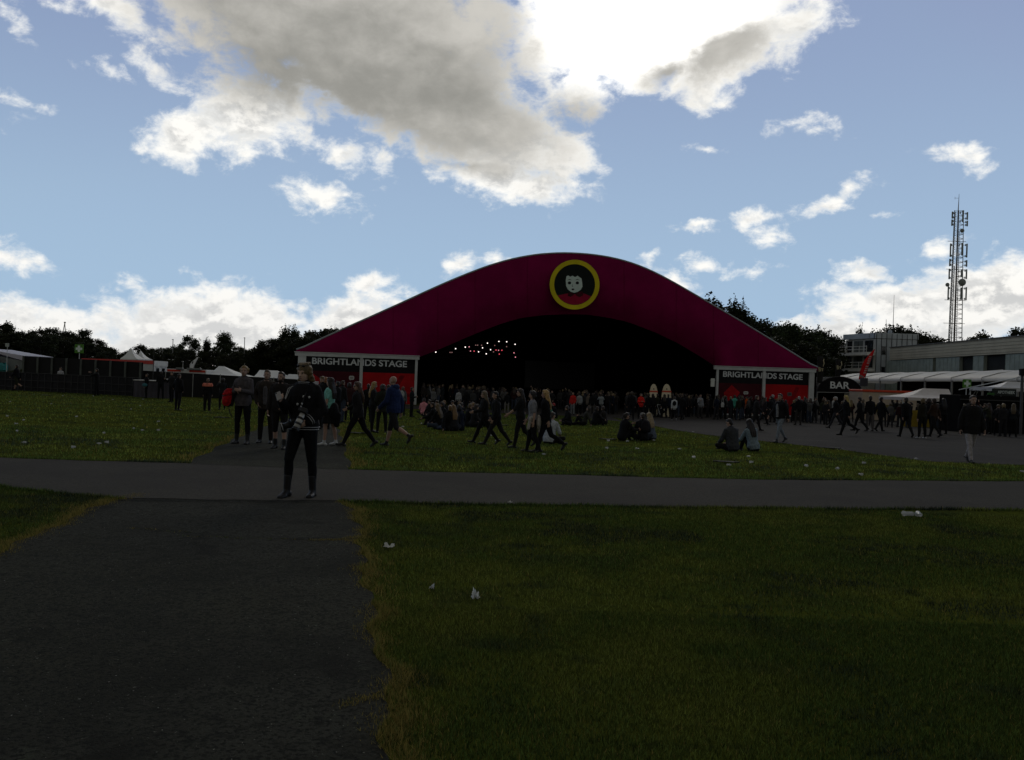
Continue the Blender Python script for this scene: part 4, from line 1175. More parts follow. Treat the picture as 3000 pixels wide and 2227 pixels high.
def make_tree(seed, kind):
    """meshes of a 10 m tree: trunk with limbs, crown of leaf faces"""
    r = np.random.RandomState(seed)
    q = random.Random(seed)
    b = MB()
    hgt = 10.0
    lobes = []
    if kind == 'round':
        base, spread, nl = 1.6, 3.6, 26
    elif kind == 'tall':
        base, spread, nl = 1.8, 2.3, 24
    elif kind == 'poplar':
        base, spread, nl = 1.6, 2.0, 30
    else:
        base, spread, nl = .2, 4.2, 24
    b.tube([(0, 0, 0), (.06, .03, 2), (-.05, .08, 4.5), (.05, 0, 7), (.02, 0, 8.6)], [.30, .24, .18, .10, .03], 8)
    for k in range(nl):
        s = (k + .5) / nl
        z = base + (hgt - base) * s ** .9
        prof = {'round': math.sin(math.pi * min(1, .12 + s * .86)) ** .6, 'tall': math.sin(math.pi * min(1, .15 + s * .83)) ** .8, 'poplar': (1 - s * .75), 'bush': math.cos(s * 1.45) ** .5}[kind]
        a = k * 2.4 + q.random()
        rad = spread * prof * (.45 + .6 * q.random())
        c = np.array([rad * math.cos(a), rad * math.sin(a), z + q.uniform(-.3, .3)])
        st = np.array([0, 0, max(.8, z - rad * (.9 if kind != 'poplar' else 1.8))])
        b.tube([st, (st + c) / 2 + np.array([0, 0, -.1]), c], [.09, .06, .02], 5)
        if kind == 'poplar':
            sz = np.array([.55, .55, 1.5]) * q.uniform(.7, 1.2)
        else:
            sz = np.array([1.15, 1.15, .85]) * q.uniform(.65, 1.2)
        lobes.append((c, sz))
    pts = []
    for c, sz in lobes:
        n = int(300 * sz.prod() ** .5) + 60
        d = r.randn(n, 3); d /= np.linalg.norm(d, axis=1)[:, None]
        rr = r.rand(n, 1) ** .45 * (1 + .25 * r.randn(n, 1))
        pts.append(c + d * rr * sz)
    for _ in range(60):                                # stray twigs that break the outline
        c, sz = lobes[q.randrange(len(lobes))]
        d = r.randn(3); d[2] = abs(d[2]) * 1.4; d /= np.linalg.norm(d)
        for k in range(7): pts.append((c + d * sz * (.9 + k * .10) + r.randn(3) * .06)[None])
    P = np.concatenate(pts); P = P[P[:, 2] > .15]
    n = len(P)
    s = (.10 + .13 * r.rand(n, 1))
    u = r.randn(n, 3); u /= np.linalg.norm(u, axis=1)[:, None]
    w = np.cross(u, r.randn(n, 3)); w /= np.linalg.norm(w, axis=1)[:, None]
    V = np.stack([P - u * s, P + w * s * .55, P + u * s, P - w * s * .55], 1).reshape(-1, 3)
    me = bpy.data.meshes.new('crown')
    me.vertices.add(4 * n); me.vertices.foreach_set('co', V.ravel())
    me.loops.add(4 * n); me.loops.foreach_set('vertex_index', np.arange(4 * n))
    me.polygons.add(n); me.polygons.foreach_set('loop_start', np.arange(n) * 4); me.polygons.foreach_set('loop_total', np.full(n, 4))
    me.update(calc_edges=True)
    return b.mesh('trunk'), me, float(V[:, 2].max())
PROTO = {}
def tree(u, vt, Y, kind, sw, label, group, seed=0, leaf=0, name='tree'):
    key = (kind, seed % 3, leaf)
    if key not in PROTO:
        tk, cr, top_ = make_tree(hash(kind) % 97 + seed % 3 * 7 if False else {'round': 3, 'tall': 21, 'poplar': 41, 'bush': 61}[kind] + seed % 3 * 5, kind)
        tk.materials.append(BARK); cr.materials.append(LEAF[leaf])
        PROTO[key] = (tk, cr, top_)
    tk, cr, top_ = PROTO[key]
    p = at(u, vt, Y)
    gz = zg(p.x, p.y)
    s = (p.z - gz) / top_
    t = thing(name, label, name.replace('_', ' '), (p.x, p.y, gz), rnd.uniform(0, 6.28), group)
    t.scale = (s * sw, s * sw, s)
    link('trunk', tk, None, t); link('crown', cr, None, t)
    return t
LW, RW = 'trees of the left wood', 'trees of the right wood'
L1 = 'dark leafy tree in the wood left of the stage tent'
L2 = 'dark leafy tree in the wood right of the stage tent'
L3 = 'low dense thicket bush at the foot of the left wood'
L4 = 'low dense thicket bush at the foot of the right wood'
k = 0
for (u, v, kd, sw) in ((-40, 940, 'tall', 1.1), (22, 938, 'tall', 1.0), (62, 962, 'round', 1.0), (112, 955, 'round', 1.1), (160, 957, 'round', 1.1), (205, 962, 'round', 1.0), (246, 962, 'tall', .9), (285, 990, 'round', 1.1), (325, 1012, 'round', 1.2), (372, 1022, 'round', 1.2), (415, 1005, 'tall', 1.1), (440, 1014, 'round', 1.2), (505, 1008, 'round', 1.2), (700, 1012, 'round', 1.1), (725, 1018, 'round', 1.2), (780, 1000, 'round', 1.1), (915, 965, 'round', 1.0), (985, 952, 'round', 1.1), (1060, 960, 'round', 1.1)):
    tree(u, v, rnd.uniform(132, 150), kd, sw, L1, LW, k, k % 2); k += 1
tree(556, 980, 128, 'round', 1.0, 'leafy round tree standing out left of the short-haired woman', LW, 1, 2)
tree(607, 984, 130, 'poplar', .9, 'slim loose young tree between two rounder ones on the left', LW, 1, 1)
tree(657, 968, 128, 'tall', 1.15, 'broad pointed tree above the white tent roofs on the left', LW, 2, 2)
tree(838, 947, 126, 'poplar', 1.15, 'tall upright poplar left of the stage tent, the left of two', LW, 0, 2)
tree(868, 946, 126, 'poplar', 1.05, 'tall upright poplar left of the stage tent, the right of two', LW, 2, 2)
tree(955, 953, 124, 'round', 1.3, 'wide tree whose crown is cut by the left tent roof', LW, 2, 1)
for i in range(34):
    u = -80 + i * 33 + rnd.uniform(-8, 8)
    vb = np.interp(u, [0, 180, 330, 420, 520, 700, 800, 1000], [970, 968, 1022, 1028, 1010, 1018, 985, 972]) + rnd.uniform(0, 14)
    tree(u, float(vb), rnd.uniform(114, 124), 'bush', 1.5, L3, 'thicket of the left wood', i, i % 2, 'bush')
for (u, v, kd, sw) in ((1990, 905, 'round', 1.1), (2045, 872, 'poplar', 1.2), (2200, 905, 'poplar', 1.1), (2238, 930, 'round', 1.1), (2290, 938, 'round', 1.0), (2385, 950, 'round', 1.0), (2418, 972, 'round', .95), (2160, 900, 'round', 1.1), (2030, 925, 'round', 1.2)):
    tree(u, v, rnd.uniform(138, 150), kd, sw, L2, RW, k, k % 2); k += 1
for (u, v, kd, sw) in ((2452, 984, 'round', .9), (2505, 984, 'round', .9), (2425, 1000, 'bush', 1.0), (2480, 1005, 'bush', 1.0)):
    tree(u, v, 172, kd, sw, L2, RW, k, k % 2); k += 1
tree(2095, 852, 132, 'poplar', 1.45, 'big feathery poplar above the right tent roof, the left of two', RW, 1, 0)
tree(2165, 858, 134, 'poplar', 1.35, 'big feathery poplar above the right tent roof, the right of two', RW, 2, 0)
tree(2325, 934, 130, 'round', 1.2, 'broad domed tree halfway down the right tent roof', RW, 2, 2)
for i in range(13):
    u = 1960 + i * 34 + rnd.uniform(-8, 8)
    vb = np.interp(u, [1950, 2200, 2300, 2500], [960, 960, 985, 1010]) + rnd.uniform(0, 20)
    tree(u, float(vb), rnd.uniform(116, 124), 'bush', 1.5, L4, 'thicket of the right wood', i, i % 2, 'bush')
BT = 'trees behind the hangar'
tree(2521, 944, 160, 'poplar', .6, 'thin sprig of a tree above the grey tower roof', BT, 0, 2)
tree(2612, 946, 165, 'round', .9, 'dark tree just right of the grey tower', BT, 1, 0)
tree(2668, 948, 168, 'round', .9, 'dark tree between the grey tower and the mast', BT, 0, 0)
tree(2728, 967, 165, 'round', 1.0, 'dark tree beside the foot of the mast on its left', BT, 2, 1)
tree(2815, 985, 178, 'poplar', .8, 'small bush top right at the mast foot', BT, 1, 1)
tree(2868, 962, 165, 'round', .95, 'round dark tree above the hangar roof right of the mast', BT, 0, 1)
tree(2985, 955, 160, 'round', .9, 'dark tree above the hangar roof at the right edge', BT, 1, 0)
tree(2945, 985, 170, 'poplar', .7, 'small tree top between two others over the hangar roof', BT, 2, 1)
# ------------------------------------------------------------------ people
class Shape:
    """closed tapered pieces that are fused into one continuous surface"""
    def __init__(s): s.v, s.f, s.t = [], [], []
    def rings(s, rings):
        n = len(rings[0]); k = len(s.v)
        for r in rings: s.v += [tuple(p) for p in r]
        for i in range(len(rings) - 1):
            for j in range(n):
                q = (j + 1) % n
                s.f.append((k + i * n + j, k + i * n + q, k + (i + 1) * n + q, k + (i + 1) * n + j))
        s.f.append(tuple(k + j for j in range(n - 1, -1, -1)))
        s.f.append(tuple(k + (len(rings) - 1) * n + j for j in range(n)))
    def cap(s, p, r0, q, r1, tag_='skin', n=10):
        p, q = Vector(p), Vector(q)
        d = q - p
        if d.length < 1e-5: d = Vector((0, 0, 1e-3))
        d.normalize(); u = d.orthogonal().normalized(); w = d.cross(u)
        circ = [u * math.cos(2 * math.pi * k / n) + w * math.sin(2 * math.pi * k / n) for k in range(n)]
        rr = []
        for a in (-75, -45, -15): rr.append((p + d * r0 * math.sin(R(a)), r0 * math.cos(R(a))))
        for a in (15, 45, 75): rr.append((q + d * r1 * math.sin(R(a)), r1 * math.cos(R(a))))
        s.rings([[c + e * r for e in circ] for c, r in rr])
        s.t.append((p, q, min(r0, r1) * .9, tag_))
    def ell(s, c, rx, ry, rz, M3=None, tag_='skin', n=12):
        c = Vector(c); M3 = M3 or Matrix.Identity(3)
        s.rings([[c + M3 @ Vector((rx * math.cos(R(a)) * math.cos(2 * math.pi * k / n), ry * math.cos(R(a)) * math.sin(2 * math.pi * k / n), rz * math.sin(R(a)))) for k in range(n)] for a in (-80, -55, -30, -8, 8, 30, 55, 80)])
        s.t.append((c, c, min(rx, ry, rz), tag_))
    def loft(s, rings, tag_='top', n=16, p=1.0):
        out = []
        for c, rx, ry, ax, ay in rings:
            out.append([Vector(c) + ax * (rx * math.copysign(abs(math.cos(2 * math.pi * k / n)) ** p, math.cos(2 * math.pi * k / n))) + ay * (ry * math.copysign(abs(math.sin(2 * math.pi * k / n)) ** p, math.sin(2 * math.pi * k / n))) for k in range(n)])
        s.rings(out)
        for a, b in zip(rings[:-1], rings[1:]):
            s.t.append((Vector(a[0]), Vector(b[0]), min(a[1], a[2], b[1], b[2]), tag_))
def fuse(s, name, voxel, smooth=3):
    me = bpy.data.meshes.new(name)
    me.from_pydata(s.v, [], s.f); me.update()
    bm = bmesh.new(); bm.from_mesh(me); bmesh.ops.recalc_face_normals(bm, faces=bm.faces); bm.to_mesh(me); bm.free()
    o = bpy.data.objects.new('tmp_fuse', me); COL.objects.link(o)
    m = o.modifiers.new('r', 'REMESH'); m.mode = 'VOXEL'; m.voxel_size = voxel; m.adaptivity = 0
    if smooth:
        q = o.modifiers.new('s', 'SMOOTH'); q.factor = .5; q.iterations = smooth
    out = bpy.data.meshes.new_from_object(o.evaluated_get(bpy.context.evaluated_depsgraph_get()))
    bpy.data.objects.remove(o); bpy.data.meshes.remove(me)
    out.name = name
    out.polygons.foreach_set('use_smooth', [True] * len(out.polygons))
    return out
POSES = {   # legs (thigh fwd, knee bend, out, foot pitch) left, right; arms (fwd, out, elbow, forearm in) left, right; lean
    'stand': dict(legs=((3, 3, 4, 0), (-3, 2, 4, 0)), arms=((-2, 9, 10, 0), (2, 9, 14, 0)), lean=1),
    'rest': dict(legs=((10, 14, 5, 0), (-3, 0, 4, 0)), arms=((-4, 10, 30, 15), (0, 10, 18, 5)), lean=0),
    'pockets': dict(legs=((4, 5, 5, 0), (-4, 2, 5, 0)), arms=((-12, 20, 48, 32), (-12, 20, 48, 32)), lean=1),
    'folded': dict(legs=((2, 2, 4, 0), (-2, 2, 5, 0)), arms=((16, 12, 88, 52), (12, 12, 92, 48)), lean=0),
    'drink': dict(legs=((3, 3, 5, 0), (-3, 2, 4, 0)), arms=((0, 10, 14, 0), (22, 14, 105, 18)), lean=0),
    'raise': dict(legs=((3, 3, 5, 0), (-3, 2, 4, 0)), arms=((140, 20, 30, 0), (5, 10, 20, 5)), lean=-2),
    'photo': dict(legs=((3, 3, 5, 0), (-3, 2, 4, 0)), arms=((60, 18, 80, 30), (60, 18, 80, 30)), lean=0),
    'walk': dict(legs=((19, 6, 1, 6), (-16, 22, 1, -32)), arms=((-20, 8, 12, 0), (20, 8, 24, 0)), lean=3),
    'walk_other': dict(legs=((-16, 22, 1, -32), (19, 6, 1, 6)), arms=((20, 8, 24, 0), (-20, 8, 12, 0)), lean=3),
    'stride': dict(legs=((27, 6, 1, 10), (-23, 16, 1, -38)), arms=((-16, 8, 30, 12), (10, 8, 62, 20)), lean=4),
    'stride_other': dict(legs=((-23, 16, 1, -38), (27, 6, 1, 10)), arms=((10, 8, 62, 20), (-16, 8, 30, 12)), lean=4),
    'kick': dict(legs=((18, 3, 1, 5), (-20, 38, 1, -52)), arms=((-14, 9, 20, 0), (14, 9, 40, 8)), lean=4),
    'kick_other': dict(legs=((-20, 44, 1, -56), (18, 3, 1, 5)), arms=((14, 9, 40, 8), (-14, 9, 20, 0)), lean=4),
    'sit_up': dict(sit=1, legs=((140, 120, 8, 0), (136, 120, 10, 0)), arms=((46, 14, 40, 18), (46, 14, 40, 18)), lean=14),
    'sit_cross': dict(sit=2, legs=((0, 0, 0, 0), (0, 0, 0, 0)), arms=((28, 14, 50, 28), (28, 14, 50, 28)), lean=12),
    'sit_long': dict(sit=1, legs=((88, 4, 7, 50), (128, 104, 6, 0)), arms=((-40, 16, 8, 0), (30, 14, 60, 25)), lean=-14),
}
def rotm(v, axis, deg): return Matrix.Rotation(R(deg), 3, axis) @ Vector(v)
def joints(P):
    J = {}
    sex = P.get('sex', 'f')
    sw = .158 if sex == 'f' else .182
    hw = .088
    sit = P.get('sit', 0)
    pel = Vector((0, 0, .93)) if not sit else Vector((0, 0, .135))
    rel = {}
    for side, sg, (a, kn, out, fp) in ((0, -1, P['legs'][0]), (1, 1, P['legs'][1])):
        h = pel + Vector((sg * hw, 0, -.02))
        if sit == 2:
            knee = Vector((sg * .34, .24, .17)); ank = Vector((-sg * .07, .30 + .05 * side, .08 + .05 * side)); foot = Vector((-sg * .9, .35, -.05)).normalized()
        else:
            o = math.sin(R(out)) * sg
            d1 = Vector((o, math.sin(R(a)), -math.cos(R(a)))).normalized()
            b_ = a - kn
            d2 = Vector((o * .4, math.sin(R(b_)), -math.cos(R(b_)))).normalized()
            knee = h + d1 * .43; ank = knee + d2 * .42
            foot = Vector((sg * .12, math.cos(R(fp)), math.sin(R(fp)))).normalized()
            if sit and fp > 30: foot = Vector((sg * .2, .25, .95)).normalized()
        rel[side] = (h, knee, ank, foot)
    if not sit:
        low = min(min(ank.z - .075, (ank + foot * .15).z - .05) for (_, _, ank, foot) in rel.values())
        dz = Vector((0, 0, -low))
        pel = pel + dz
        rel = {k: (h + dz, kn + dz, an + dz, f) for k, (h, kn, an, f) in rel.items()}
    J['pel'] = pel
    for side in (0, 1):
        J['hip%d' % side], J['knee%d' % side], J['ank%d' % side], J['foot%d' % side] = rel[side]
    ML = Matrix.Rotation(R(-P.get('lean', 0)), 3, 'X') @ Matrix.Rotation(R(P.get('side', 0)), 3, 'Y')
    J['ML'] = ML
    def T(p): return pel + ML @ (Vector(p) - Vector((0, 0, .93)))
    J['T'] = T
    for side, sg, (s_, ab, e, inn) in ((0, -1, P['arms'][0]), (1, 1, P['arms'][1])):
        sh = T((sg * sw, -.01, 1.405))
        up_ = Vector((sg * math.sin(R(ab)), math.sin(R(s_)) * math.cos(R(ab)), -math.cos(R(s_)) * math.cos(R(ab))))
        f_ = s_ + e
        ab2 = ab * .5 - inn
        fo = Vector((sg * math.sin(R(ab2)), math.sin(R(f_)) * math.cos(R(ab2)), -math.cos(R(f_)) * math.cos(R(ab2))))
        el_ = sh + (ML @ up_) * .285
        wr = el_ + (ML @ fo) * .25
        J['sh%d' % side], J['el%d' % side], J['wr%d' % side], J['hd%d' % side] = sh, el_, wr, (ML @ fo)
    hy, hp = P.get('head', (0, 0))
    J['HM'] = ML @ Matrix.Rotation(R(hy), 3, 'Z') @ Matrix.Rotation(R(-hp), 3, 'X')
    J['npv'] = T((0, .0, 1.50))
    return J
def HEADP(J, p): return J['npv'] + J['HM'] @ (Vector(p) - Vector((0, 0, 1.50)))
def hand(S, J, side, fine, tag_='skin', curl=25):
    sg = -1 if side == 0 else 1
    w, d = J['wr%d' % side], J['hd%d' % side].normalized()
    inward = Vector((-sg, 0, 0)); n = (inward - d * inward.dot(d))
    if n.length < .15: n = Vector((0, 0, -1)) - d * -d.z
    n.normalize(); s = d.cross(n) * sg
    if s.y < 0 and abs(d.y) < .8: s = -s
    M3 = Matrix((s, d, n)).transposed()
    S.cap(w - d * .02, .026, w + d * .03, .024, tag_)
    S.ell(w + d * .055, .040, .052, .018, M3, tag_)
    if not fine:
        S.cap(w + d * .09, .026, w + d * .15 + n * .02, .016, tag_)
        S.cap(w + d * .04 + s * .03, .013, w + d * .09 + s * .055 + n * .01, .010, tag_)
        return
    for k, (off, ln) in enumerate(((.029, .074), (.010, .082), (-.010, .077), (-.028, .060))):
        a = w + d * .098 + s * off
        c = R(curl + 6 * k)
        d1 = d * math.cos(c * .5) + n * math.sin(c * .5); d2 = d * math.cos(c * 1.4) + n * math.sin(c * 1.4)
        m_ = a + d1 * ln * .5 + s * off * .12
        S.cap(a - d * .02, .0095, m_, .0088, tag_, 8); S.cap(m_, .0088, m_ + d2 * ln * .5, .0075, tag_, 8)
    a = w + d * .025 + s * .034
    m_ = a + (d * .6 + s * .65 + n * .25).normalized() * .042
    S.cap(a, .013, m_, .0105, tag_, 8); S.cap(m_, .0105, m_ + (d * .85 + s * .2 + n * .4).normalized() * .034, .0085, tag_, 8)
def torso_rings(J, sex, g=0.0, lo=.90, hi=1.48, flare=0.0):
    T, ML = J['T'], J['ML']
    ax, ay = ML @ Vector((1, 0, 0)), ML @ Vector((0, 1, 0))
    prof = [(.86, .13, .10), (.95, .165, .115), (1.02, .152, .105), (1.10, .132, .096), (1.20, .142, .105), (1.31, .162, .118), (1.38, .168, .108), (1.43, .128, .088), (1.475, .072, .066), (1.51, .058, .058)] if sex == 'f' else \
           [(.86, .13, .10), (.95, .160, .115), (1.02, .155, .11), (1.10, .150, .108), (1.20, .160, .115), (1.31, .180, .125), (1.38, .190, .112), (1.43, .150, .092), (1.475, .085, .070), (1.51, .064, .062)]
    zs = [q[0] for q in prof]
    out = []
    lv = [lo] + [z for z in zs if lo < z < hi] + [hi]
    for z in lv:
        rx = float(np.interp(z, zs, [q[1] for q in prof])); ry = float(np.interp(z, zs, [q[2] for q in prof]))
        fl_ = flare * max(0, (1.15 - z)) / .3
        out.append((T((0, 0, z)), rx + g + fl_, ry + g + fl_, ax, ay))
    return out
def limb(S, J, side, part, g, tag_, cut=1.0):
    if part == 'leg':
        h, k, a = J['hip%d' % side], J['knee%d' % side], J['ank%d' % side]
        S.cap(h + Vector((0, 0, -.02)), .093 + g, h.lerp(k, .5), .079 + g, tag_)
        S.cap(h.lerp(k, .5), .079 + g, k, .058 + g, tag_)
        if cut > .5:
            e = k.lerp(a, min(1, (cut - .5) * 2))
            m_ = k.lerp(a, .32)
            back = (k - a).normalized().cross(Vector((1, 0, 0))).normalized() * .012
            if cut > .66:
                S.cap(k, .052 + g, m_ - back, .058 + g, tag_); S.cap(m_ - back, .058 + g, e, (.036 if cut > .9 else .048) + g, tag_)
            else:
                S.cap(k, .054 + g, e, .053 + g, tag_)
    else:
        s, e, w = J['sh%d' % side], J['el%d' % side], J['wr%d' % side]
        q = s.lerp(e, min(1, cut * 2))
        sg = -1 if side == 0 else 1
        S.cap(J['T']((sg * .045, -.015, 1.462)), .044 + g * .5, s.lerp(J['T']((0, -.01, 1.43)), .12), .046 + g * .55, tag_)
        S.cap(s, .046 + g * .55, q, .050 + (.041 - .050) * min(1, cut * 2) + g, tag_)
        if cut > .5:
            f = e.lerp(w, min(1, (cut - .5) * 2)); S.cap(e, .041 + g, e.lerp(f, .35), .041 + g, tag_); S.cap(e.lerp(f, .35), .041 + g, f, .028 + g, tag_)
def head(S, J, fine):
    H = lambda p: HEADP(J, p)
    M3 = J['HM']
    S.cap(J['T']((0, -.005, 1.44)), .056, H((0, 0, 1.555)), .050, 'skin')
    S.ell(H((0, -.005, 1.645)), .075, .094, .092, M3, 'skin')
    S.ell(H((0, .022, 1.585)), .060, .070, .075, M3, 'skin')
    S.ell(H((0, .050, 1.545)), .036, .034, .028, M3, 'skin')
    if fine:
        S.cap(H((0, .088, 1.632)), .009, H((0, .107, 1.595)), .013, 'skin', 8)
        S.ell(H((0, .080, 1.566)), .022, .012, .010, M3, 'skin')
        S.ell(H((0, .072, 1.652)), .052, .018, .012, M3, 'skin')
        for sg in (-1, 1): S.ell(H((sg * .076, -.005, 1.605)), .011, .020, .030, M3, 'skin')
def hair(S, J, style):
    H = lambda p: HEADP(J, p); M3 = J['HM']
    if style in ('bald', 'cap_only'): return
    g = {'short': 0, 'bob': .006, 'curly': .012, 'long': .006, 'ponytail': 0, 'bun': 0, 'hood': .02, 'swept': .004}.get(style, 0)
    S.ell(H((0, -.018, 1.658)), .080 + g, .094 + g, .088 + g, M3, 'hair')
    if style == 'curly': S.ell(H((0, .010, 1.722)), .066, .058, .034, M3, 'hair')
    else: S.ell(H((0, .030, 1.712)), .058 + g, .048, .032 + g, M3, 'hair')
    S.ell(H((0, -.055, 1.60)), .070 + g, .055 + g, .075, M3, 'hair')
    if style in ('bob', 'curly', 'long', 'swept'):
        for sg in (-1, 1): S.cap(H((sg * .078, -.015, 1.66)), .030 + g, H((sg * .074, -.025, 1.53 if style != 'swept' else 1.60)), .022 + g, 'hair')
    if style == 'curly':
        q = random.Random(4)
        for k in range(34):
            a = q.uniform(-2.7, -.44 + 0) if k % 2 else q.uniform(-math.pi, 0)
            z = q.uniform(1.49, 1.70)
            r_ = .088 + (1.72 - z) * .12
            S.ell(H((math.cos(a) * r_, math.sin(a) * r_ * .95 + .012, z)), .026, .026, .024, M3, 'hair')
        for k in range(9): S.ell(H((q.uniform(-.055, .055), q.uniform(-.07, .02), 1.735)), .027, .027, .022, M3, 'hair')
    if style == 'long':
        b0 = H((0, -.065, 1.58)); b1 = J['T']((0, -.125, 1.34)); b2 = J['T']((0, -.13, 1.20))
        for sg in (-.8, 0, .8):
            o = J['HM'] @ Vector((sg * .062, 0, 0))
            S.cap(b0 + o, .046, b1 + o * 1.25, .042, 'hair'); S.cap(b1 + o * 1.25, .042, b2 + o * 1.1, .020, 'hair')
        for sg in (-1, 1): S.cap(H((sg * .078, -.03, 1.57)), .032, J['T']((sg * .105, -.045, 1.36)), .024, 'hair')
    if style == 'ponytail':
        S.cap(H((0, -.11, 1.66)), .026, H((0, -.15, 1.60)), .030, 'hair'); S.cap(H((0, -.15, 1.60)), .030, J['T']((0, -.15, 1.36)), .012, 'hair')
    if style == 'bun': S.ell(H((0, -.11, 1.70)), .040, .040, .038, M3, 'hair')
    if style == 'hood': S.ell(J['T']((0, -.10, 1.47)), .11, .075, .075, J['ML'], 'hair')
def foot(S, J, side, g, tag_, boot=0.0):
    a, f, k = J['ank%d' % side], J['foot%d' % side], J['knee%d' % side]
    upv = (k - a).normalized()
    dn = Vector((0, 0, -1)) - f * (-f.z)
    dn = dn.normalized() if dn.length > .1 else -upv
    heel = a - f * .045 + dn * .045; ball = a + f * .10 + dn * .048; toe = a + f * .165 + dn * .052
    S.cap(heel, .034 + g, a + f * .02 + dn * .015, .038 + g, tag_)
    S.cap(a + f * .02 + dn * .02, .038 + g, ball, .034 + g, tag_)
    sd = f.cross(dn).normalized()
    S.cap(ball - sd * .016, .030 + g, toe - sd * .012, .022 + g, tag_); S.cap(ball + sd * .016, .030 + g, toe + sd * .010, .022 + g, tag_)
    S.cap(a, .038 + g, a + upv * (.05 + boot), .040 + g + boot * .04, tag_)
SKIN = mat('skin', (.30, .19, .14), .6, .06, 12, spec=.25)
SKIND = mat('skin_tan', (.22, .13, .09), .6, .06, 12, spec=.25)
def hairmat(c): return mat('hair_%d_%d_%d' % tuple(int(x * 400) for x in c), c, .6, .35, 40, .3, spec=.3, bscale=60)
EYE = mat('eye_dark', (.02, .016, .014), .3, 0, 1)
LIP = mat('lips', (.20, .075, .065), .5, .05, 1)
GLASS = mat('dark_lens', (.01, .01, .012), .15, 0, 1, spec=.5)
def facing(deg): return R(deg)
def place(spec):
    g = G(*spec['px'])
    if 'Y' in spec:
        p = at(spec['px'][0], spec['px'][1], spec['Y']); g = Vector((p.x, p.y, zg(p.x, p.y)))
    sc = 1.0
    if 'top' in spec:
        h = at(spec['px'][0], spec['top'], g.y).z - g.z
        sc = min(max(h / 1.735, .86), 1.13)
    return g, sc
PEOPLE = []
def near_person(spec):
    """a person with clothing parts of their own"""
    P = dict(POSES[spec['pose']]); P.update({k: spec[k] for k in ('legs', 'arms', 'lean', 'head', 'sex', 'side') if k in spec})
    sex = P.get('sex', 'f')
    J = joints(P)
    g, sc = place(spec)
    vox = spec.get('vox', .010)
    t = thing('person', spec['label'], 'person', g, facing(spec['yaw']), spec.get('group'), sc)
    B = Shape()
    B.loft(torso_rings(J, sex, -.004, .86, 1.50), 'skin')
    head(B, J, True)
    for s in (0, 1):
        limb(B, J, s, 'arm', 0, 'skin'); limb(B, J, s, 'leg', 0, 'skin'); hand(B, J, s, True, curl=spec.get('curl', 30))
        foot(B, J, s, -.006, 'skin')
    link('body', fuse(B, 'body', vox), spec.get('skin', SKIN), t)
    S = Shape()
    hem = spec.get('hem', .84)
    slv = spec.get('sleeve', 1.0)
    fit = spec.get('fit', .020)
    S.loft(torso_rings(J, sex, fit, hem, 1.475, spec.get('flare', .02)), 'top', p=.9)
    for s in (0, 1): limb(S, J, s, 'arm', fit * .9, 'top', slv * .99)
    if spec.get('collar') or spec.get('topname', 'jacket') == 'jacket': S.cap(J['T']((0, -.01, 1.45)), .070, J['T']((0, 0, 1.495)), .064, 'top')
    if spec.get('hood'): S.ell(J['T']((0, -.085, 1.475)), .12, .075, .07, J['ML'], 'top')
    link(spec.get('topname', 'jacket'), fuse(S, 'top', vox * 1.1), cloth(spec['top_col']), t)
    S = Shape()
    kind = spec.get('bottom', 'trousers')
    S.loft(torso_rings(J, sex, .012, .86, 1.06), 'bottom')
    bf = spec.get('legfit', .012)
    if kind == 'skirt':
        T, ML = J['T'], J['ML']
        ax, ay = ML @ Vector((1, 0, 0)), ML @ Vector((0, 1, 0))
        S.loft([(T((0, 0, 1.02)), .17, .12, ax, ay), (T((0, 0, .85)), .205, .16, ax, ay), (T((0, .0, .56)), .235, .20, ax, ay)], 'bottom')
    else:
        cut = {'trousers': 1.0, 'shorts': .52, 'leggings': 1.0, 'kneeshorts': .58}[kind]
        for s in (0, 1): limb(S, J, s, 'leg', bf if kind != 'leggings' else .007, 'bottom', cut)
        if kind == 'leggings' and spec.get('legfit'):
            for s in (0, 1): S.cap(J['hip%d' % s] + Vector((0, 0, -.02)), .094 + spec['legfit'], J['knee%d' % s], .056 + spec['legfit'] * .6, 'bottom')
    link(kind if kind != 'kneeshorts' else 'shorts', fuse(S, 'bottom', vox * 1.1), cloth(spec['bot_col']), t)
    for s in (0, 1):
        S = Shape(); foot(S, J, s, .010 if spec.get('boot') else .004, 'shoe', spec.get('boot', 0.0))
        link('boot' if spec.get('boot') else 'shoe', fuse(S, 'shoe', vox * .9, 2), mat('shoe_%d_%d_%d' % tuple(int(c * 400) for c in spec.get('shoe_col', (.012, .012, .012))), spec.get('shoe_col', (.012, .012, .012)), .6, .15, 10), t)
    S = Shape(); hair(S, J, spec.get('hair', 'short'))
    if S.v: link('hair', fuse(S, 'hair', vox, 2), hairmat(spec.get('hair_col', (.03, .02, .014))), t)
    M3 = J['HM']
    for sg in (-1, 1):
        if spec.get('eyes', True):
            S = Shape(); S.ell(HEADP(J, (sg * .031, .0815, 1.632)), .012, .007, .0065, M3); b = MB(); b.add(S.v, S.f); b.build('eye', EYE, t, True)
    S = Shape(); S.ell(HEADP(J, (0, .0885, 1.563)), .020, .006, .0055, M3); b = MB(); b.add(S.v, S.f); b.build('mouth', LIP, t, True)
    if spec.get('beard'):
        S = Shape(); S.ell(HEADP(J, (0, .048, 1.548)), .054, .052, .040, M3); S.cap(HEADP(J, (-.055, .03, 1.60)), .02, HEADP(J, (-.045, .05, 1.55)), .022); S.cap(HEADP(J, (.055, .03, 1.60)), .02, HEADP(J, (.045, .05, 1.55)), .022)
        link('beard', fuse(S, 'beard', .008, 2), hairmat((.03, .018, .012)), t)
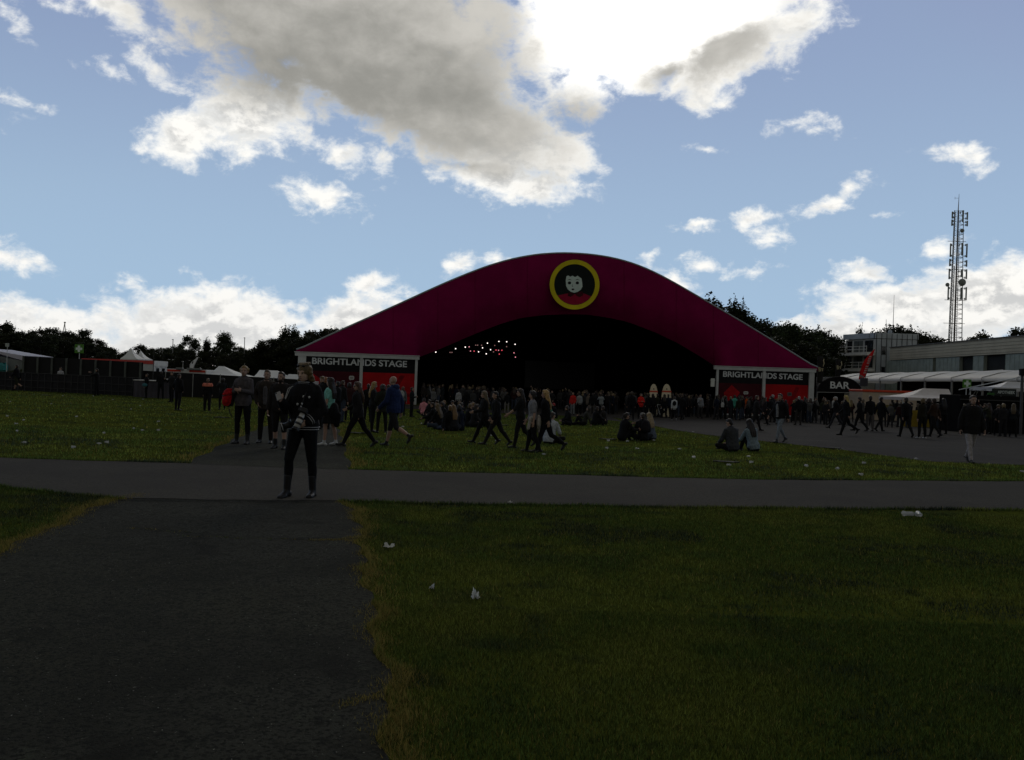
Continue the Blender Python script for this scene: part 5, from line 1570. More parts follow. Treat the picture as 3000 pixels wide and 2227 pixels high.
    if spec.get('shades'):
        up_ = spec['shades'] == 'up'
        S = MB(); dz, dy = (.085, -.035) if up_ else (0, 0)
        for sg in (-1, 1):
            E = Shape(); E.ell(HEADP(J, (sg * .034, .094 + dy, 1.634 + dz)), .028, .007, .020, M3); S.add(E.v, E.f)
            S.bar(HEADP(J, (sg * .062, .088 + dy, 1.640 + dz)), HEADP(J, (sg * .080, .0, 1.640 + dz * .9)), .004)
        S.bar(HEADP(J, (-.012, .098 + dy, 1.642 + dz)), HEADP(J, (.012, .098 + dy, 1.642 + dz)), .005)
        S.build('sunglasses', GLASS, t)
    if spec.get('shirt'):
        S = Shape(); T, ML = J['T'], J['ML']; ax, ay = ML @ Vector((1, 0, 0)), ML @ Vector((0, 1, 0))
        e = .155 if sex == 'm' else .14
        S.loft([(T((0, .055, .92)), .085, .11 + fit * .5, ax, ay), (T((0, .05, 1.12)), .08, .085 + fit, ax, ay), (T((0, .052, 1.30)), .085, .098 + fit, ax, ay), (T((0, .05, 1.42)), .07, .072, ax, ay), (T((0, .03, 1.48)), .058, .055, ax, ay)], 'top')
        link('shirt', fuse(S, 'shirt', vox * 1.1), spec['shirt'], t)
    if spec.get('cap'):
        S = Shape(); S.ell(HEADP(J, (0, -.008, 1.682)), .088, .102, .066, M3); S.ell(HEADP(J, (0, .12, 1.672)), .062, .06, .010, M3)
        link('cap', fuse(S, 'cap', .009, 2), cloth(spec['cap']), t)
    PEOPLE.append(t)
    bpy.context.view_layer.update()
    return t, J
def world_of(t, p): return t.matrix_world @ Vector(p)

# ---- far people: one continuous mesh each, its regions coloured by their own materials
REG = ['skin', 'hair', 'top', 'bottom', 'shoe']
FARM = {}
def far_mesh(pose, sex, hairst, slv, cut, vox, extra=None):
    key = (pose, sex, hairst, slv, cut, vox)
    if key in FARM: return FARM[key]
    P = dict(POSES[pose]); P['sex'] = sex
    P['head'] = extra or P.get('head', (0, 0))
    J = joints(P); S = Shape()
    head(S, J, False); hair(S, J, hairst)
    S.loft(torso_rings(J, sex, .022, .90, 1.48, .015), 'top')
    S.loft(torso_rings(J, sex, .010, .86, .95), 'bottom')
    for s in (0, 1):
        limb(S, J, s, 'arm', .016, 'top', slv)
        if slv < .9: limb(S, J, s, 'arm', 0, 'skin')
        limb(S, J, s, 'leg', .014, 'bottom', cut)
        if cut < .9: limb(S, J, s, 'leg', .002, 'skin')
        hand(S, J, s, vox < .016); foot(S, J, s, .004, 'shoe')
    me = fuse(S, 'person', vox, 2)
    n = len(me.polygons)
    c = np.zeros(n * 3); me.polygons.foreach_get('center', c); c = c.reshape(-1, 3)
    best = np.full(n, 1e9); idx = np.zeros(n, int)
    for (p, q, r, tg) in S.t:
        p = np.array(p); q = np.array(q); d = q - p; L = float(d @ d)
        k = np.clip(((c - p) @ d) / L, 0, 1) if L > 1e-9 else np.zeros(n)
        ds = np.linalg.norm(c - (p + k[:, None] * d), axis=1) - r
        m_ = ds < best; best[m_] = ds[m_]; idx[m_] = REG.index(tg)
    me.polygons.foreach_set('material_index', idx)
    for _ in REG: me.materials.append(None)
    FARM[key] = me
    return me
def far_person(px, yaw, pose, label, sex='f', hairst='short', top=(.012, .012, .013), bottom=(.012, .012, .014), hc=(.025, .018, .012), shoe=(.015, .015, .015), slv=1.0, cut=1.0, scale=None, topv=None, group=None, Y=None, vox=.021):
    spec = {'px': px}
    if topv: spec['top'] = topv
    if Y: spec['Y'] = Y
    g, sc = place(spec)
    me = far_mesh(pose, sex, hairst, slv, cut, vox)
    o = bpy.data.objects.new('person', me)
    COL.objects.link(o)
    o.location = g; o.rotation_euler = (0, 0, R(yaw)); sc = scale or sc; o.scale = (sc, sc, sc)
    for k, m in enumerate((SKIN, hairmat(hc), cloth(top), cloth(bottom), cloth(shoe))):
        o.material_slots[k].link = 'OBJECT'; o.material_slots[k].material = m
    return tag(o, label, 'person', group)
# ------------------------------------------------------------------ the people one can tell apart, near to far
BLK = (.011, .011, .012); CHAR = (.022, .022, .024); NAVY = (.012, .016, .03); DENIM = (.035, .045, .065); OLIVE = (.03, .032, .018); BROWN = (.05, .038, .03)
WHITEP = mat('white_stripe', (.42, .42, .42), .7, .05, 5)
STRIPED = bpy.data.materials.new('striped_cloth'); STRIPED.use_nodes = True
t_ = NT(STRIPED.node_tree)
wv = t_.n('ShaderNodeTexWave', {'Vector': t_.n('ShaderNodeTexCoord').outputs['Object'], 'Scale': 7.0, 'Distortion': .3}, bands_direction='Z')
STRIPED.node_tree.links.new(t_.mix(t_.ramp(wv.outputs['Fac'], .45, .55), (.02, .02, .025), (.30, .30, .30)), STRIPED.node_tree.nodes['Principled BSDF'].inputs['Base Color'])
STRIPED.node_tree.nodes['Principled BSDF'].inputs['Roughness'].default_value = .9
# the photographer on the road
fw, J = near_person(dict(px=(882, 1457), top=1068, yaw=172, pose='rest', sex='f', skin=mat('skin_fair', (.42, .28, .21), .55, .06, 12, spec=.3), head=(-14, 12), vox=.0078, legfit=.018,
    legs=((-3, 3, 4, 0), (14, 16, 7, -6)), arms=((2, 20, 42, 46), (16, 12, 100, 12)), lean=0,
    top_col=BLK, topname='jacket', fit=.036, hem=.87, flare=.012, collar=True, bottom='leggings', bot_col=(.009, .009, .010), shoe_col=(.008, .007, .007), boot=.14,
    hair='curly', hair_col=(.11, .075, .032), shades='up', curl=52,
    label='young woman in a black jacket with white stripes looking down at her phone'))
T = J['T']
for z, g_ in ((.885, .053), (.915, .052)):
    ring = torso_rings(J, 'f', g_, z, z + .012, .012)
    b = MB(); b.tube([Vector(ring[0][0]) + ring[0][3] * ((ring[0][1]) * math.cos(a)) + ring[0][4] * (ring[0][2] * math.sin(a)) for a in [2 * math.pi * k / 24 for k in range(25)]], .004, 5); b.build('hem_stripe', WHITEP, fw)
for s in (0, 1):
    w, d = J['wr%d' % s], J['hd%d' % s].normalized()
    u = d.orthogonal().normalized(); v = d.cross(u)
    for o in ((-.03, -.055) if s == 0 else ()):
        b = MB(); b.tube([w + d * o + (u * math.cos(a) + v * math.sin(a)) * (.060 - o * .22) for a in [2 * math.pi * k / 16 for k in range(17)]], .004, 5); b.build('cuff_stripe', WHITEP, fw)
for a_ in ((-.005), .018):
    b = MB(); b.tube([T((0, 0, 1.478 + a_)) + Vector((math.cos(a) * .085, math.sin(a) * .085, 0)) for a in [math.pi * (.15 + .7 * k / 14) for k in range(15)]], .004, 5); b.build('collar_stripe', WHITEP, fw)
for o in (.0, .026):
    b = MB(); b.tube([J['sh1'] + Vector((-.045 + o, .062, .035)), J['sh1'] + Vector((.02 + o, .068, .0)), J['sh1'].lerp(J['el1'], .45) + Vector((.03 + o * .4, .068, 0)), J['sh1'].lerp(J['el1'], .85) + Vector((.03 + o * .4, .068, 0))], .005, 5); b.build('sleeve_stripe', WHITEP, fw)
for (x, z, r) in ((-.05, 1.31, .017), (-.125, 1.305, .015), (.03, 1.21, .016)):
    p = T((x, .155, z)); b = MB(); b.lathe([(.001, .006), (r * .8, .006), (r, 0)], (0, 0, 0), 10)
    o = b.build('badge', mat('badge_pale', (.45, .46, .45), .35, .3, 30), fw); o.location = p; o.rotation_euler = (R(-90), 0, 0)
def held(name, label, cat, t, p, rz=0.0):
    q = world_of(t, p)
    return thing(name, label, cat, q, rz)
ph = held('phone', 'pale phone held up in the right hand of the woman in black', 'phone', fw, J['wr1'] + J['hd1'] * .12 + Vector((0, .012, .015)))
b = MB(); b.box((0, 0, 0), (.066, .010, .135), bev=.006); o = b.build('case', mat('pale_phone', (.24, .23, .22), .4, .05, 5), ph); o.rotation_euler = (R(-38), R(-24), R(6))
b = MB(); b.box((0, .007, 0), (.064, .003, .132)); o = b.build('screen', DGLASS, ph); o.rotation_euler = (R(-38), R(-24), R(6))
b = MB(); b.box((-.02, -.007, .05), (.02, .004, .02), bev=.003); o = b.build('lens', DGLASS, ph); o.rotation_euler = (R(-38), R(-24), R(6))
def camera_kit(label, u, v, Y, tip, length, white):
    p = at(u, v, Y)
    t = thing('camera', label, 'camera', p)
    d = Vector(tip).normalized()
    Q = Vector((0, 0, 1)).rotation_difference(d)
    b = MB(); b.box((0, 0, -.035), (.13, .10, .07), bev=.012); b.box((0, .05, -.035), (.06, .05, .06), bev=.01); o = b.build('camera_body', mat('black_plastic', (.010, .010, .010), .5, .1, 5), t); o.rotation_mode = 'QUATERNION'; o.rotation_quaternion = Q
    b = MB(); b.lathe([(.034, 0), (.036, length * .3), (.040, length * .35), (.043, length * .62), (.040, length * .64), (.043, length)], n=16)
    o = b.build('lens_barrel', mat('pale_lens' if white else 'black_plastic', (.42, .41, .38) if white else (.01, .01, .01), .45, .05, 5), t, True); o.rotation_mode = 'QUATERNION'; o.rotation_quaternion = Q
    b = MB()
    for z0_, z1_ in (((.28, .42), (.66, .80)) if white else ((.3, .5),)): b.lathe([(.044, length * z0_), (.0465, length * (z0_ + .02)), (.0465, length * (z1_ - .02)), (.044, length * z1_)], n=16)
    o = b.build('focus_ring', mat('black_plastic', (.01, .01, .01)), t); o.rotation_mode = 'QUATERNION'; o.rotation_quaternion = Q
    b = MB(); b.lathe([(.044, length * .985), (.054, length * 1.15), (.050, length * 1.16), (.040, length * .99)], n=16)
    o = b.build('lens_hood', mat('black_plastic', (.01, .01, .01)), t); o.rotation_mode = 'QUATERNION'; o.rotation_quaternion = Q
    if not white:
        b = MB(); b.lathe([(.0535, length * 1.12), (.056, length * 1.13), (.056, length * 1.19), (.0535, length * 1.2)], n=16); o = b.build('hood_rim', WHITEP, t); o.rotation_mode = 'QUATERNION'; o.rotation_quaternion = Q
    return t
Yc = fw.location.y
ck = camera_kit('camera with a long pale telephoto lens hanging at the hip of the woman in black', 887, 1212, Yc - .26, (-.30, -.35, -.9), .20, True)
sp_ = [world_of(fw, T((-.10, .06, 1.47))), world_of(fw, T((-.06, .17, 1.30))), world_of(fw, T((-.01, .19, 1.10))), ck.location.copy() + Vector((.02, 0, .03))]
b = MB(); b.tube([p - ck.location for p in sp_], .010, 5); b.build('strap', mat('strap_black', (.012, .012, .013), .8, .1, 4), ck)
b = MB(); b.tube([(sp_[1].lerp(sp_[2], k) - ck.location) + Vector((0, -.004, 0)) for k in (.35, .45)], .0115, 5); b.tube([(sp_[1].lerp(sp_[2], k) - ck.location) + Vector((0, -.004, 0)) for k in (.55, .62)], .0115, 5); b.build('strap_mark', WHITEP, ck)
ck2 = camera_kit('black camera with a white rimmed lens hood beside the thigh of the woman', 853, 1243, Yc - .18, (-.85, -.25, -.30), .10, False)
b = MB(); b.tube([world_of(fw, T((.12, .05, 1.46))) - ck2.location, world_of(fw, T((.19, .13, 1.2))) - ck2.location, Vector((0, 0, .03))], .009, 5); b.build('strap', mat('strap_black', (.012, .012, .013)), ck2)

# the three walking up behind her
wa, J = near_person(dict(px=(708, 1301), top=1074, yaw=176, pose='folded', sex='f', head=(10, 0), top_col=(.062, .055, .058), fit=.022, bottom='leggings', bot_col=(.010, .010, .012), boot=.08, legs=((4, 4, 5, 0), (-2, 2, 5, 0)),
    arms=((22, 12, 80, 40), (14, 14, 92, 50)), hair='swept', hair_col=(.20, .13, .055), label='short-haired blonde woman in a grey jacket with folded arms and dark leggings'))
rb = at(667, 1163, wa.location.y - .1)
rk = thing('rucksack', 'bright red rucksack hanging from the arm of the blonde woman in grey', 'bag', rb)
S = Shape(); S.loft([((0, 0, -.21), .075, .06, Vector((1, 0, 0)), Vector((0, 1, 0))), ((-.01, 0, -.15), .115, .085, Vector((1, 0, 0)), Vector((0, 1, 0))), ((0, 0, 0), .125, .09, Vector((1, 0, 0)), Vector((0, 1, 0))), ((.02, 0, .14), .105, .08, Vector((1, 0, 0)), Vector((0, 1, 0))), ((.04, 0, .20), .06, .05, Vector((1, 0, 0)), Vector((0, 1, 0)))]); S.ell((-.02, -.075, -.08), .085, .05, .085); S.cap((-.06, -.05, .06), .045, (.07, -.05, .10), .05)
link('pack', fuse(S, 'pack', .010), mat('red_nylon', (.36, .010, .012), .7, .35, 9, .5, spec=.1), rk)
S = Shape(); S.cap((.10, 0, -.17), .045, (.13, .01, .13), .05); S.cap((.02, -.02, -.20), .04, (.10, 0, -.17), .045)
link('back_panel', fuse(S, 'back_panel', .012), cloth((.016, .014, .012)), rk)
b = MB(); b.tube([(-.125, -.02, .03), (-.05, -.13, .035), (.06, -.125, .05), (.11, -.03, .05)], .009, 5); b.build('buckle_strap', mat('strap_black', (.012, .012, .013), .8, .1, 4), rk)
b = MB(); b.tube([(.05, -.02, .2), (.16, -.05, .30), (.20, 0, .12), (.12, .02, -.1), (.02, .04, -.22), (.06, 0, -.36), (.12, -.02, -.46)], .012, 5); b.build('strap', mat('strap_black', (.012, .012, .013)), rk)
near_person(dict(px=(776, 1299), top=1086, yaw=184, pose='pockets', sex='m', top_col=(.045, .036, .030), fit=.034, hem=.80, flare=.03, bot_col=(.020, .017, .016), shirt=cloth((.085, .08, .085)), hair='short', hair_col=(.07, .05, .03), hood=True,
    label='man in an open brown parka over a grey shirt with hands in pockets'))
near_person(dict(px=(817, 1316), top=1091, yaw=178, pose='stand', sex='m', arms=((14, 8, 40, 18), (0, 10, 16, 0)), legs=((8, 10, 4, 0), (-6, 6, 4, -6)), top_col=(.018, .016, .017), fit=.026, bottom='kneeshorts', bot_col=(.016, .015, .015), boot=.08, hair='short', hair_col=(.022, .015, .011), beard=True, head=(-8, 0),
    label='bearded man in a dark jacket and knee shorts with bare calves'))
# woman in the mint shirt half hidden behind the photographer
wm, J = near_person(dict(px=(962, 1305), top=1108, yaw=72, pose='stand', sex='f', topname='shirt', sleeve=.34, top_col=(.16, .40, .34), fit=.014, hem=.95, bottom='skirt', bot_col=BLK, shoe_col=(.45, .46, .45), hair='long', hair_col=(.016, .012, .010),
    legs=((6, 4, 3, 0), (-8, 4, 3, 0)), arms=((-6, 12, 20, 0), (4, 10, 30, 0)), label='dark-haired woman in a mint shirt and black skirt with white trainers'))
tj = thing('jacket', 'black jacket tied round the waist of the woman in the mint shirt', 'jacket', world_of(wm, J['T']((0, 0, .98))), R(72))
S = Shape(); S.ell((0, -.13, -.12), .19, .09, .24); S.cap((-.17, 0, .0), .06, (.17, 0, 0), .06); S.cap((.1, -.16, -.2), .10, (.05, -.18, -.42), .07)
link('jacket_body', fuse(S, 'jacket_body', .014), cloth(BLK), tj)
# walkers and standers on the lawn left of the middle
near_person(dict(px=(1046, 1309), top=1114, yaw=92, pose='stride', sex='f', top_col=(.020, .019, .021), fit=.028, hem=.80, bottom='trousers', bot_col=(.010, .010, .012), hair='long', hair_col=(.055, .03, .02), shades='on', boot=.08, head=(24, 0), label='long-haired woman in sunglasses striding left in a dark coat'))
near_person(dict(px=(1090, 1266), top=1120, yaw=-70, pose='folded', sex='f', top_col=CHAR, bot_col=BLK, hair='long', hair_col=(.26, .17, .06), shades='up', head=(0, 10), label='blonde woman with sunglasses on her head facing right near the tent panel'))
near_person(dict(px=(1117, 1269), top=1127, yaw=20, pose='pockets', sex='f', top_col=(.022, .024, .018), fit=.030, hem=.74, bot_col=BLK, hair='bob', hair_col=(.035, .03, .026), label='dark-haired person in a long olive parka standing with back turned'))
hb_, J = near_person(dict(px=(1150, 1310), top=1100, yaw=66, pose='kick_other', sex='m', top_col=(.012, .020, .062), fit=.032, hem=.84, bottom='kneeshorts', bot_col=(.024, .023, .024), hair='bald', hood=True, shoe_col=(.015, .014, .014), label='bald man in a blue hooded top and shorts walking left'))
bw, J = near_person(dict(px=(1178, 1218), top=1134, yaw=-12, pose='stand', sex='f', top_col=(.09, .10, .10), bot_col=CHAR, hair='bob', hair_col=(.10, .045, .025), label='red-haired person with a pale rucksack facing the tent panel'))
rk2 = thing('rucksack', 'pale grey rucksack on the back of the red-haired person', 'bag', world_of(bw, J['T']((0, -.20, 1.26))), R(-12))
S = Shape(); S.ell((0, 0, 0), .145, .09, .22); S.ell((0, -.06, -.06), .11, .06, .11); link('pack', fuse(S, 'pack', .016), mat('pale_nylon', (.26, .27, .26), .6, .1, 5), rk2)
b = MB()
for x in (-.10, .10): b.tube([(x, .06, .19), (x * 1.1, .2, .22), (x * 1.2, .30, .12), (x * 1.2, .28, -.05)], .016, 5)
b.build('strap', mat('strap_black', (.012, .012, .013)), rk2)
# pair and trio walking left across the lawn
near_person(dict(px=(1452, 1306), top=1143, yaw=90, pose='stride', sex='m', top_col=(.015, .014, .015), fit=.026, bot_col=(.022, .020, .020), hair='short', hair_col=(.014, .011, .010), head=(10, 6), hood=True, arms=((4, 8, 20, 5), (0, 8, 40, 10)), label='man in a dark hooded top walking left beside a long-haired woman'))
near_person(dict(px=(1418, 1301), top=1146, yaw=92, pose='stride_other', sex='f', top_col=(.014, .014, .015), bot_col=(.009, .009, .010), hair='long', hair_col=(.11, .08, .045), arms=((20, 10, 60, 10), (-6, 8, 14, 0)), label='long-haired woman in black half hidden by the man walking left'))
near_person(dict(px=(1522, 1313), top=1140, yaw=88, pose='walk', sex='f', top_col=(.014, .014, .016), sleeve=.62, bot_col=(.016, .014, .014), hair='long', hair_col=(.020, .015, .012), legs=((13, 5, 1, 4), (-18, 30, 1, -36)), arms=((32, 8, 22, 0), (-16, 8, 10, 0)), head=(14, 0), label='dark-haired woman swinging a bare forearm, first of the three walking left'))
wg, J = near_person(dict(px=(1558, 1326), top=1150, yaw=88, pose='walk_other', sex='f', topname='shirt', top_col=(.16, .16, .17), sleeve=.45, fit=.015, hem=.93, bot_col=(.012, .011, .012), hair='bob', hair_col=(.014, .011, .010), legs=((-8, 14, 2, -14), (12, 4, 2, 3)), arms=((-8, 8, 16, 0), (8, 8, 26, 0)), label='woman in a grey t-shirt with a pale jumper round her waist walking left'))
jp = thing('jumper', 'pale jumper tied round the waist of the woman in the grey t-shirt', 'jumper', world_of(wg, J['T']((0, 0, .97))), R(88))
S = Shape(); S.ell((0, -.14, -.10), .17, .07, .19); S.cap((-.16, .02, .02), .05, (.16, .02, .02), .05); S.cap((-.15, .05, 0), .05, (-.16, .10, -.24), .04); S.cap((.02, -.17, -.2), .08, (.0, -.17, -.32), .06)
link('jumper_body', fuse(S, 'jumper_body', .013), cloth((.27, .25, .22)), jp)
near_person(dict(px=(1597, 1327), top=1141, yaw=86, pose='kick', sex='f', top_col=BLK, sleeve=.9, bot_col=(.010, .010, .012), hair='long', hair_col=(.30, .19, .07), boot=.06, arms=((-14, 8, 16, 0), (10, 8, 40, 8)), label='blonde woman in black walking left, last of the three'))
# people sitting on the lawn
near_person(dict(px=(1608, 1301), yaw=-30, pose='sit_cross', sex='m', topname='shirt', top_col=(.32, .34, .36), sleeve=.6, bot_col=BLK, hair='short', label='person in a white dotted shirt sitting on the grass behind the walking trio', vox=.013, head=(-10, 10)))
near_person(dict(px=(1822, 1291), yaw=-62, pose='sit_up', sex='m', top_col=BLK, bot_col=BLK, hair='ponytail', hair_col=(.018, .014, .012), shades='on', vox=.013, arms=((60, 14, 70, 10), (46, 14, 60, 18)), label='person in black and sunglasses sitting and facing right on the lawn'))
cp_, J = near_person(dict(px=(1884, 1292), yaw=8, pose='sit_cross', sex='m', top_col=(.014, .013, .015), bot_col=BLK, hair='short', cap=(.20, .19, .18), vox=.013, head=(8, 0), label='person in a pale cap with a dark rucksack sitting with back turned'))
rk3 = thing('rucksack', 'dark rucksack on the back of the sitting person in a pale cap', 'bag', world_of(cp_, J['T']((.02, -.19, 1.24))), R(8))
S = Shape(); S.ell((0, 0, 0), .15, .10, .23); S.ell((0, -.07, -.07), .12, .06, .11); link('pack', fuse(S, 'pack', .015), cloth((.018, .016, .02)), rk3)
b = MB()
for x in (-.10, .10): b.tube([(x, .07, .2), (x * 1.1, .2, .22), (x * 1.2, .29, .12), (x * 1.2, .27, -.05)], .016, 5)
b.build('strap', mat('strap_black', (.012, .012, .013)), rk3)
near_person(dict(px=(1908, 1290), yaw=28, pose='sit_up', sex='f', top_col=(.07, .085, .11), bot_col=BLK, hair='long', hair_col=(.24, .18, .10), shoe_col=(.4, .4, .4), vox=.013, label='blonde person in a denim jacket sitting beside the pale cap'))
near_person(dict(px=(2146, 1324), yaw=24, pose='sit_cross', sex='m', top_col=(.045, .048, .052), fit=.034, bot_col=BLK, hair='short', hair_col=(.012, .010, .010), vox=.012, head=(20, 14), label='dark-haired man in a grey denim jacket sitting with back turned on the lawn'))
near_person(dict(px=(2207, 1323), yaw=14, pose='sit_up', sex='f', top_col=(.14, .18, .20), bot_col=BLK, hair='long', hair_col=(.016, .011, .010), vox=.012, side=-5, label='woman with long dark hair and a pale denim jacket sitting beside a man'))
# walkers on the plaza
near_person(dict(px=(2283, 1297), top=1152, yaw=118, pose='walk', sex='m', top_col=(.014, .013, .014), fit=.026, hem=.86, bot_col=(.15, .17, .19), legfit=.004, hair='short', hair_col=(.02, .016, .012), vox=.012, shirt=STRIPED, head=(10, 0), label='man in a black jacket over a striped shirt and pale jeans walking on the plaza'))
near_person(dict(px=(2842, 1356), top=1156, yaw=178, pose='walk_other', sex='m', top_col=(.014, .014, .016), fit=.04, hem=.76, flare=.03, bot_col=(.27, .25, .25), hair='short', hair_col=(.03, .024, .02), hood=True, head=(0, 4), arms=((6, 12, 14, 0), (-6, 12, 12, 0)), label='broad man in a long dark coat and pale trousers walking towards the camera'))
near_person(dict(px=(521, 1203), top=1096, yaw=-24, pose='pockets', sex='m', top_col=(.010, .010, .011), fit=.034, bot_col=(.012, .012, .014), hair='short', vox=.013, hood=True, legs=((6, 6, 9, 0), (-6, 4, 7, 0)), label='person in all black standing on the left lawn near the cloth counter'))
near_person(dict(px=(606, 1204), top=1109, yaw=6, pose='stand', sex='f', top_col=BLK, bot_col=(.014, .014, .017), legfit=.03, hair='ponytail', hair_col=(.12, .08, .05), vox=.013, label='woman in a black jacket with coral shoulders standing with back turned'))
cw_ = PEOPLE[-1]
S = Shape(); S.loft([((0, -.01, 1.31 * 1 - .0), .192, .148, Vector((1, 0, 0)), Vector((0, 1, 0))), ((0, -.01, 1.40), .203, .135, Vector((1, 0, 0)), Vector((0, 1, 0))), ((0, -.01, 1.465), .165, .11, Vector((1, 0, 0)), Vector((0, 1, 0))), ((0, -.01, 1.495), .10, .09, Vector((1, 0, 0)), Vector((0, 1, 0)))])
for sg in (-1, 1): S.cap((sg * .19, -.01, 1.425), .072, (sg * .215, -.01, 1.36), .070)
link('shoulder_panel', fuse(S, 'shoulder_panel', .013), mat('coral_cloth', (.58, .16, .10), .7, .08, 6), cw_)
near_person(dict(px=(650, 1201), top=1109, yaw=30, pose='photo', sex='f', top_col=CHAR, bot_col=BLK, hair='bob', hair_col=(.02, .016, .014), vox=.013, legs=((8, 20, 4, -20), (-2, 2, 4, 0)), label='dark-clad person behind the red rucksack with raised hands'))
# ------------------------------------------------------------------ farther people the photo still tells apart
fp = far_person
for k, (u, sx, hs) in enumerate(((1899, 'm', 'short'), (1911, 'f', 'bob'), (1924, 'm', 'short'), (1945, 'f', 'long'), (1956, 'm', 'short'), (1968, 'f', 'bob'))):
    fp((u, 1222), (10, -30, 40, 0, 20, -10)[k], ('stand', 'rest', 'drink', 'stand', 'pockets', 'rest')[k], 'person in dark clothes standing right in front of the cream boards', sx, hs, (BLK, CHAR, OLIVE, BLK, NAVY, CHAR)[k], BLK, Y=61.5 + (k % 3) * .6, scale=1.0, group='people before the cream boards', vox=.022)
fp((48, 1146), 80, 'kick_other', 'man in a cap and shorts running left along the black mesh fence', 'm', 'short', BLK, OLIVE, cut=.55, topv=1068, vox=.016)
fp((176, 1140), 190, 'stand', 'person in a white top behind the mesh fence, only head and shoulders seen', 'f', 'bob', (.30, .30, .30), BLK, hc=(.06, .045, .03), Y=58.5, topv=1077, vox=.018)
fp((282, 1146), 100, 'photo', 'person with a pale sleeve standing before the mesh fence', 'm', 'short', BLK, BLK, topv=1081, Y=53, vox=.018)
fp((428, 1166), 130, 'rest', 'stooping person in black with a teal bag at the counter end', 'm', 'short', BLK, BLK, topv=1096, Y=52.5, vox=.018)
fp((470, 1168), 20, 'folded', 'dark person leaning on the white counter top', 'm', 'short', BLK, BLK, Y=52.0, vox=.018)
fp((502, 1160), 150, 'drink', 'person with a reddish face behind the person in all black', 'm', 'short', CHAR, BLK, Y=48, vox=.018)
tb = thing('bag', 'teal shoulder bag hanging from the stooping person at the counter', 'bag', at(424, 1128, 52.2))
S = Shape(); S.ell((0, 0, 0), .17, .08, .12); S.ell((.04, -.02, -.03), .12, .07, .08); link('bag_body', fuse(S, 'bag_body', .014), mat('teal_nylon', (.02, .11, .13), .6, .1, 4), tb)
b = MB(); b.tube([(-.14, 0, .06), (-.05, .02, .34), (.08, .02, .36), (.14, 0, .06)], .012, 5); b.build('strap', mat('strap_black', (.012, .012, .013)), tb)
for (u, v, tv, yw, pz, sx, hs, tc, bc, hc, lab) in (
    (940, 1252, 1104, 160, 'stand', 'f', 'long', CHAR, BLK, (.10, .07, .03), 'long-haired person just behind the photographer on her right'),
    (950, 1258, 1106, 10, 'stand', 'm', 'short', BLK, BLK, (.22, .10, .05), 'ginger-haired person behind the woman in the mint shirt'),
    (985, 1240, 1118, 60, 'photo', 'm', 'short', BLK, BLK, (.02, .02, .02), 'man in black with a dark cap before the maroon panel'),
    (1000, 1238, 1116, -40, 'stand', 'm', 'short', CHAR, DENIM, (.05, .03, .02), 'brown-haired man in a dark top before the maroon panel'),
    (1020, 1232, 1122, 0, 'stand', 'f', 'bob', (.05, .02, .02), BLK, (.03, .02, .02), 'person in a dark red top facing the maroon panel'),
    (1205, 1222, 1136, -90, 'folded', 'm', 'short', BLK, BLK, (.02, .016, .012), 'man in black standing by the end post of the left panel'),
    (1076, 1236, 1126, 10, 'stand', 'm', 'short', BLK, BLK, (.02, .016, .012), 'dark person standing left of the blonde woman by the panel'),
    (1135, 1234, 1128, 14, 'stand', 'f', 'long', CHAR, BLK, (.04, .03, .02), 'long-haired person half hidden by the man in blue')):
    fp((u, v), yw, pz, lab, sx, hs, tc, bc, hc, topv=tv, vox=.014)
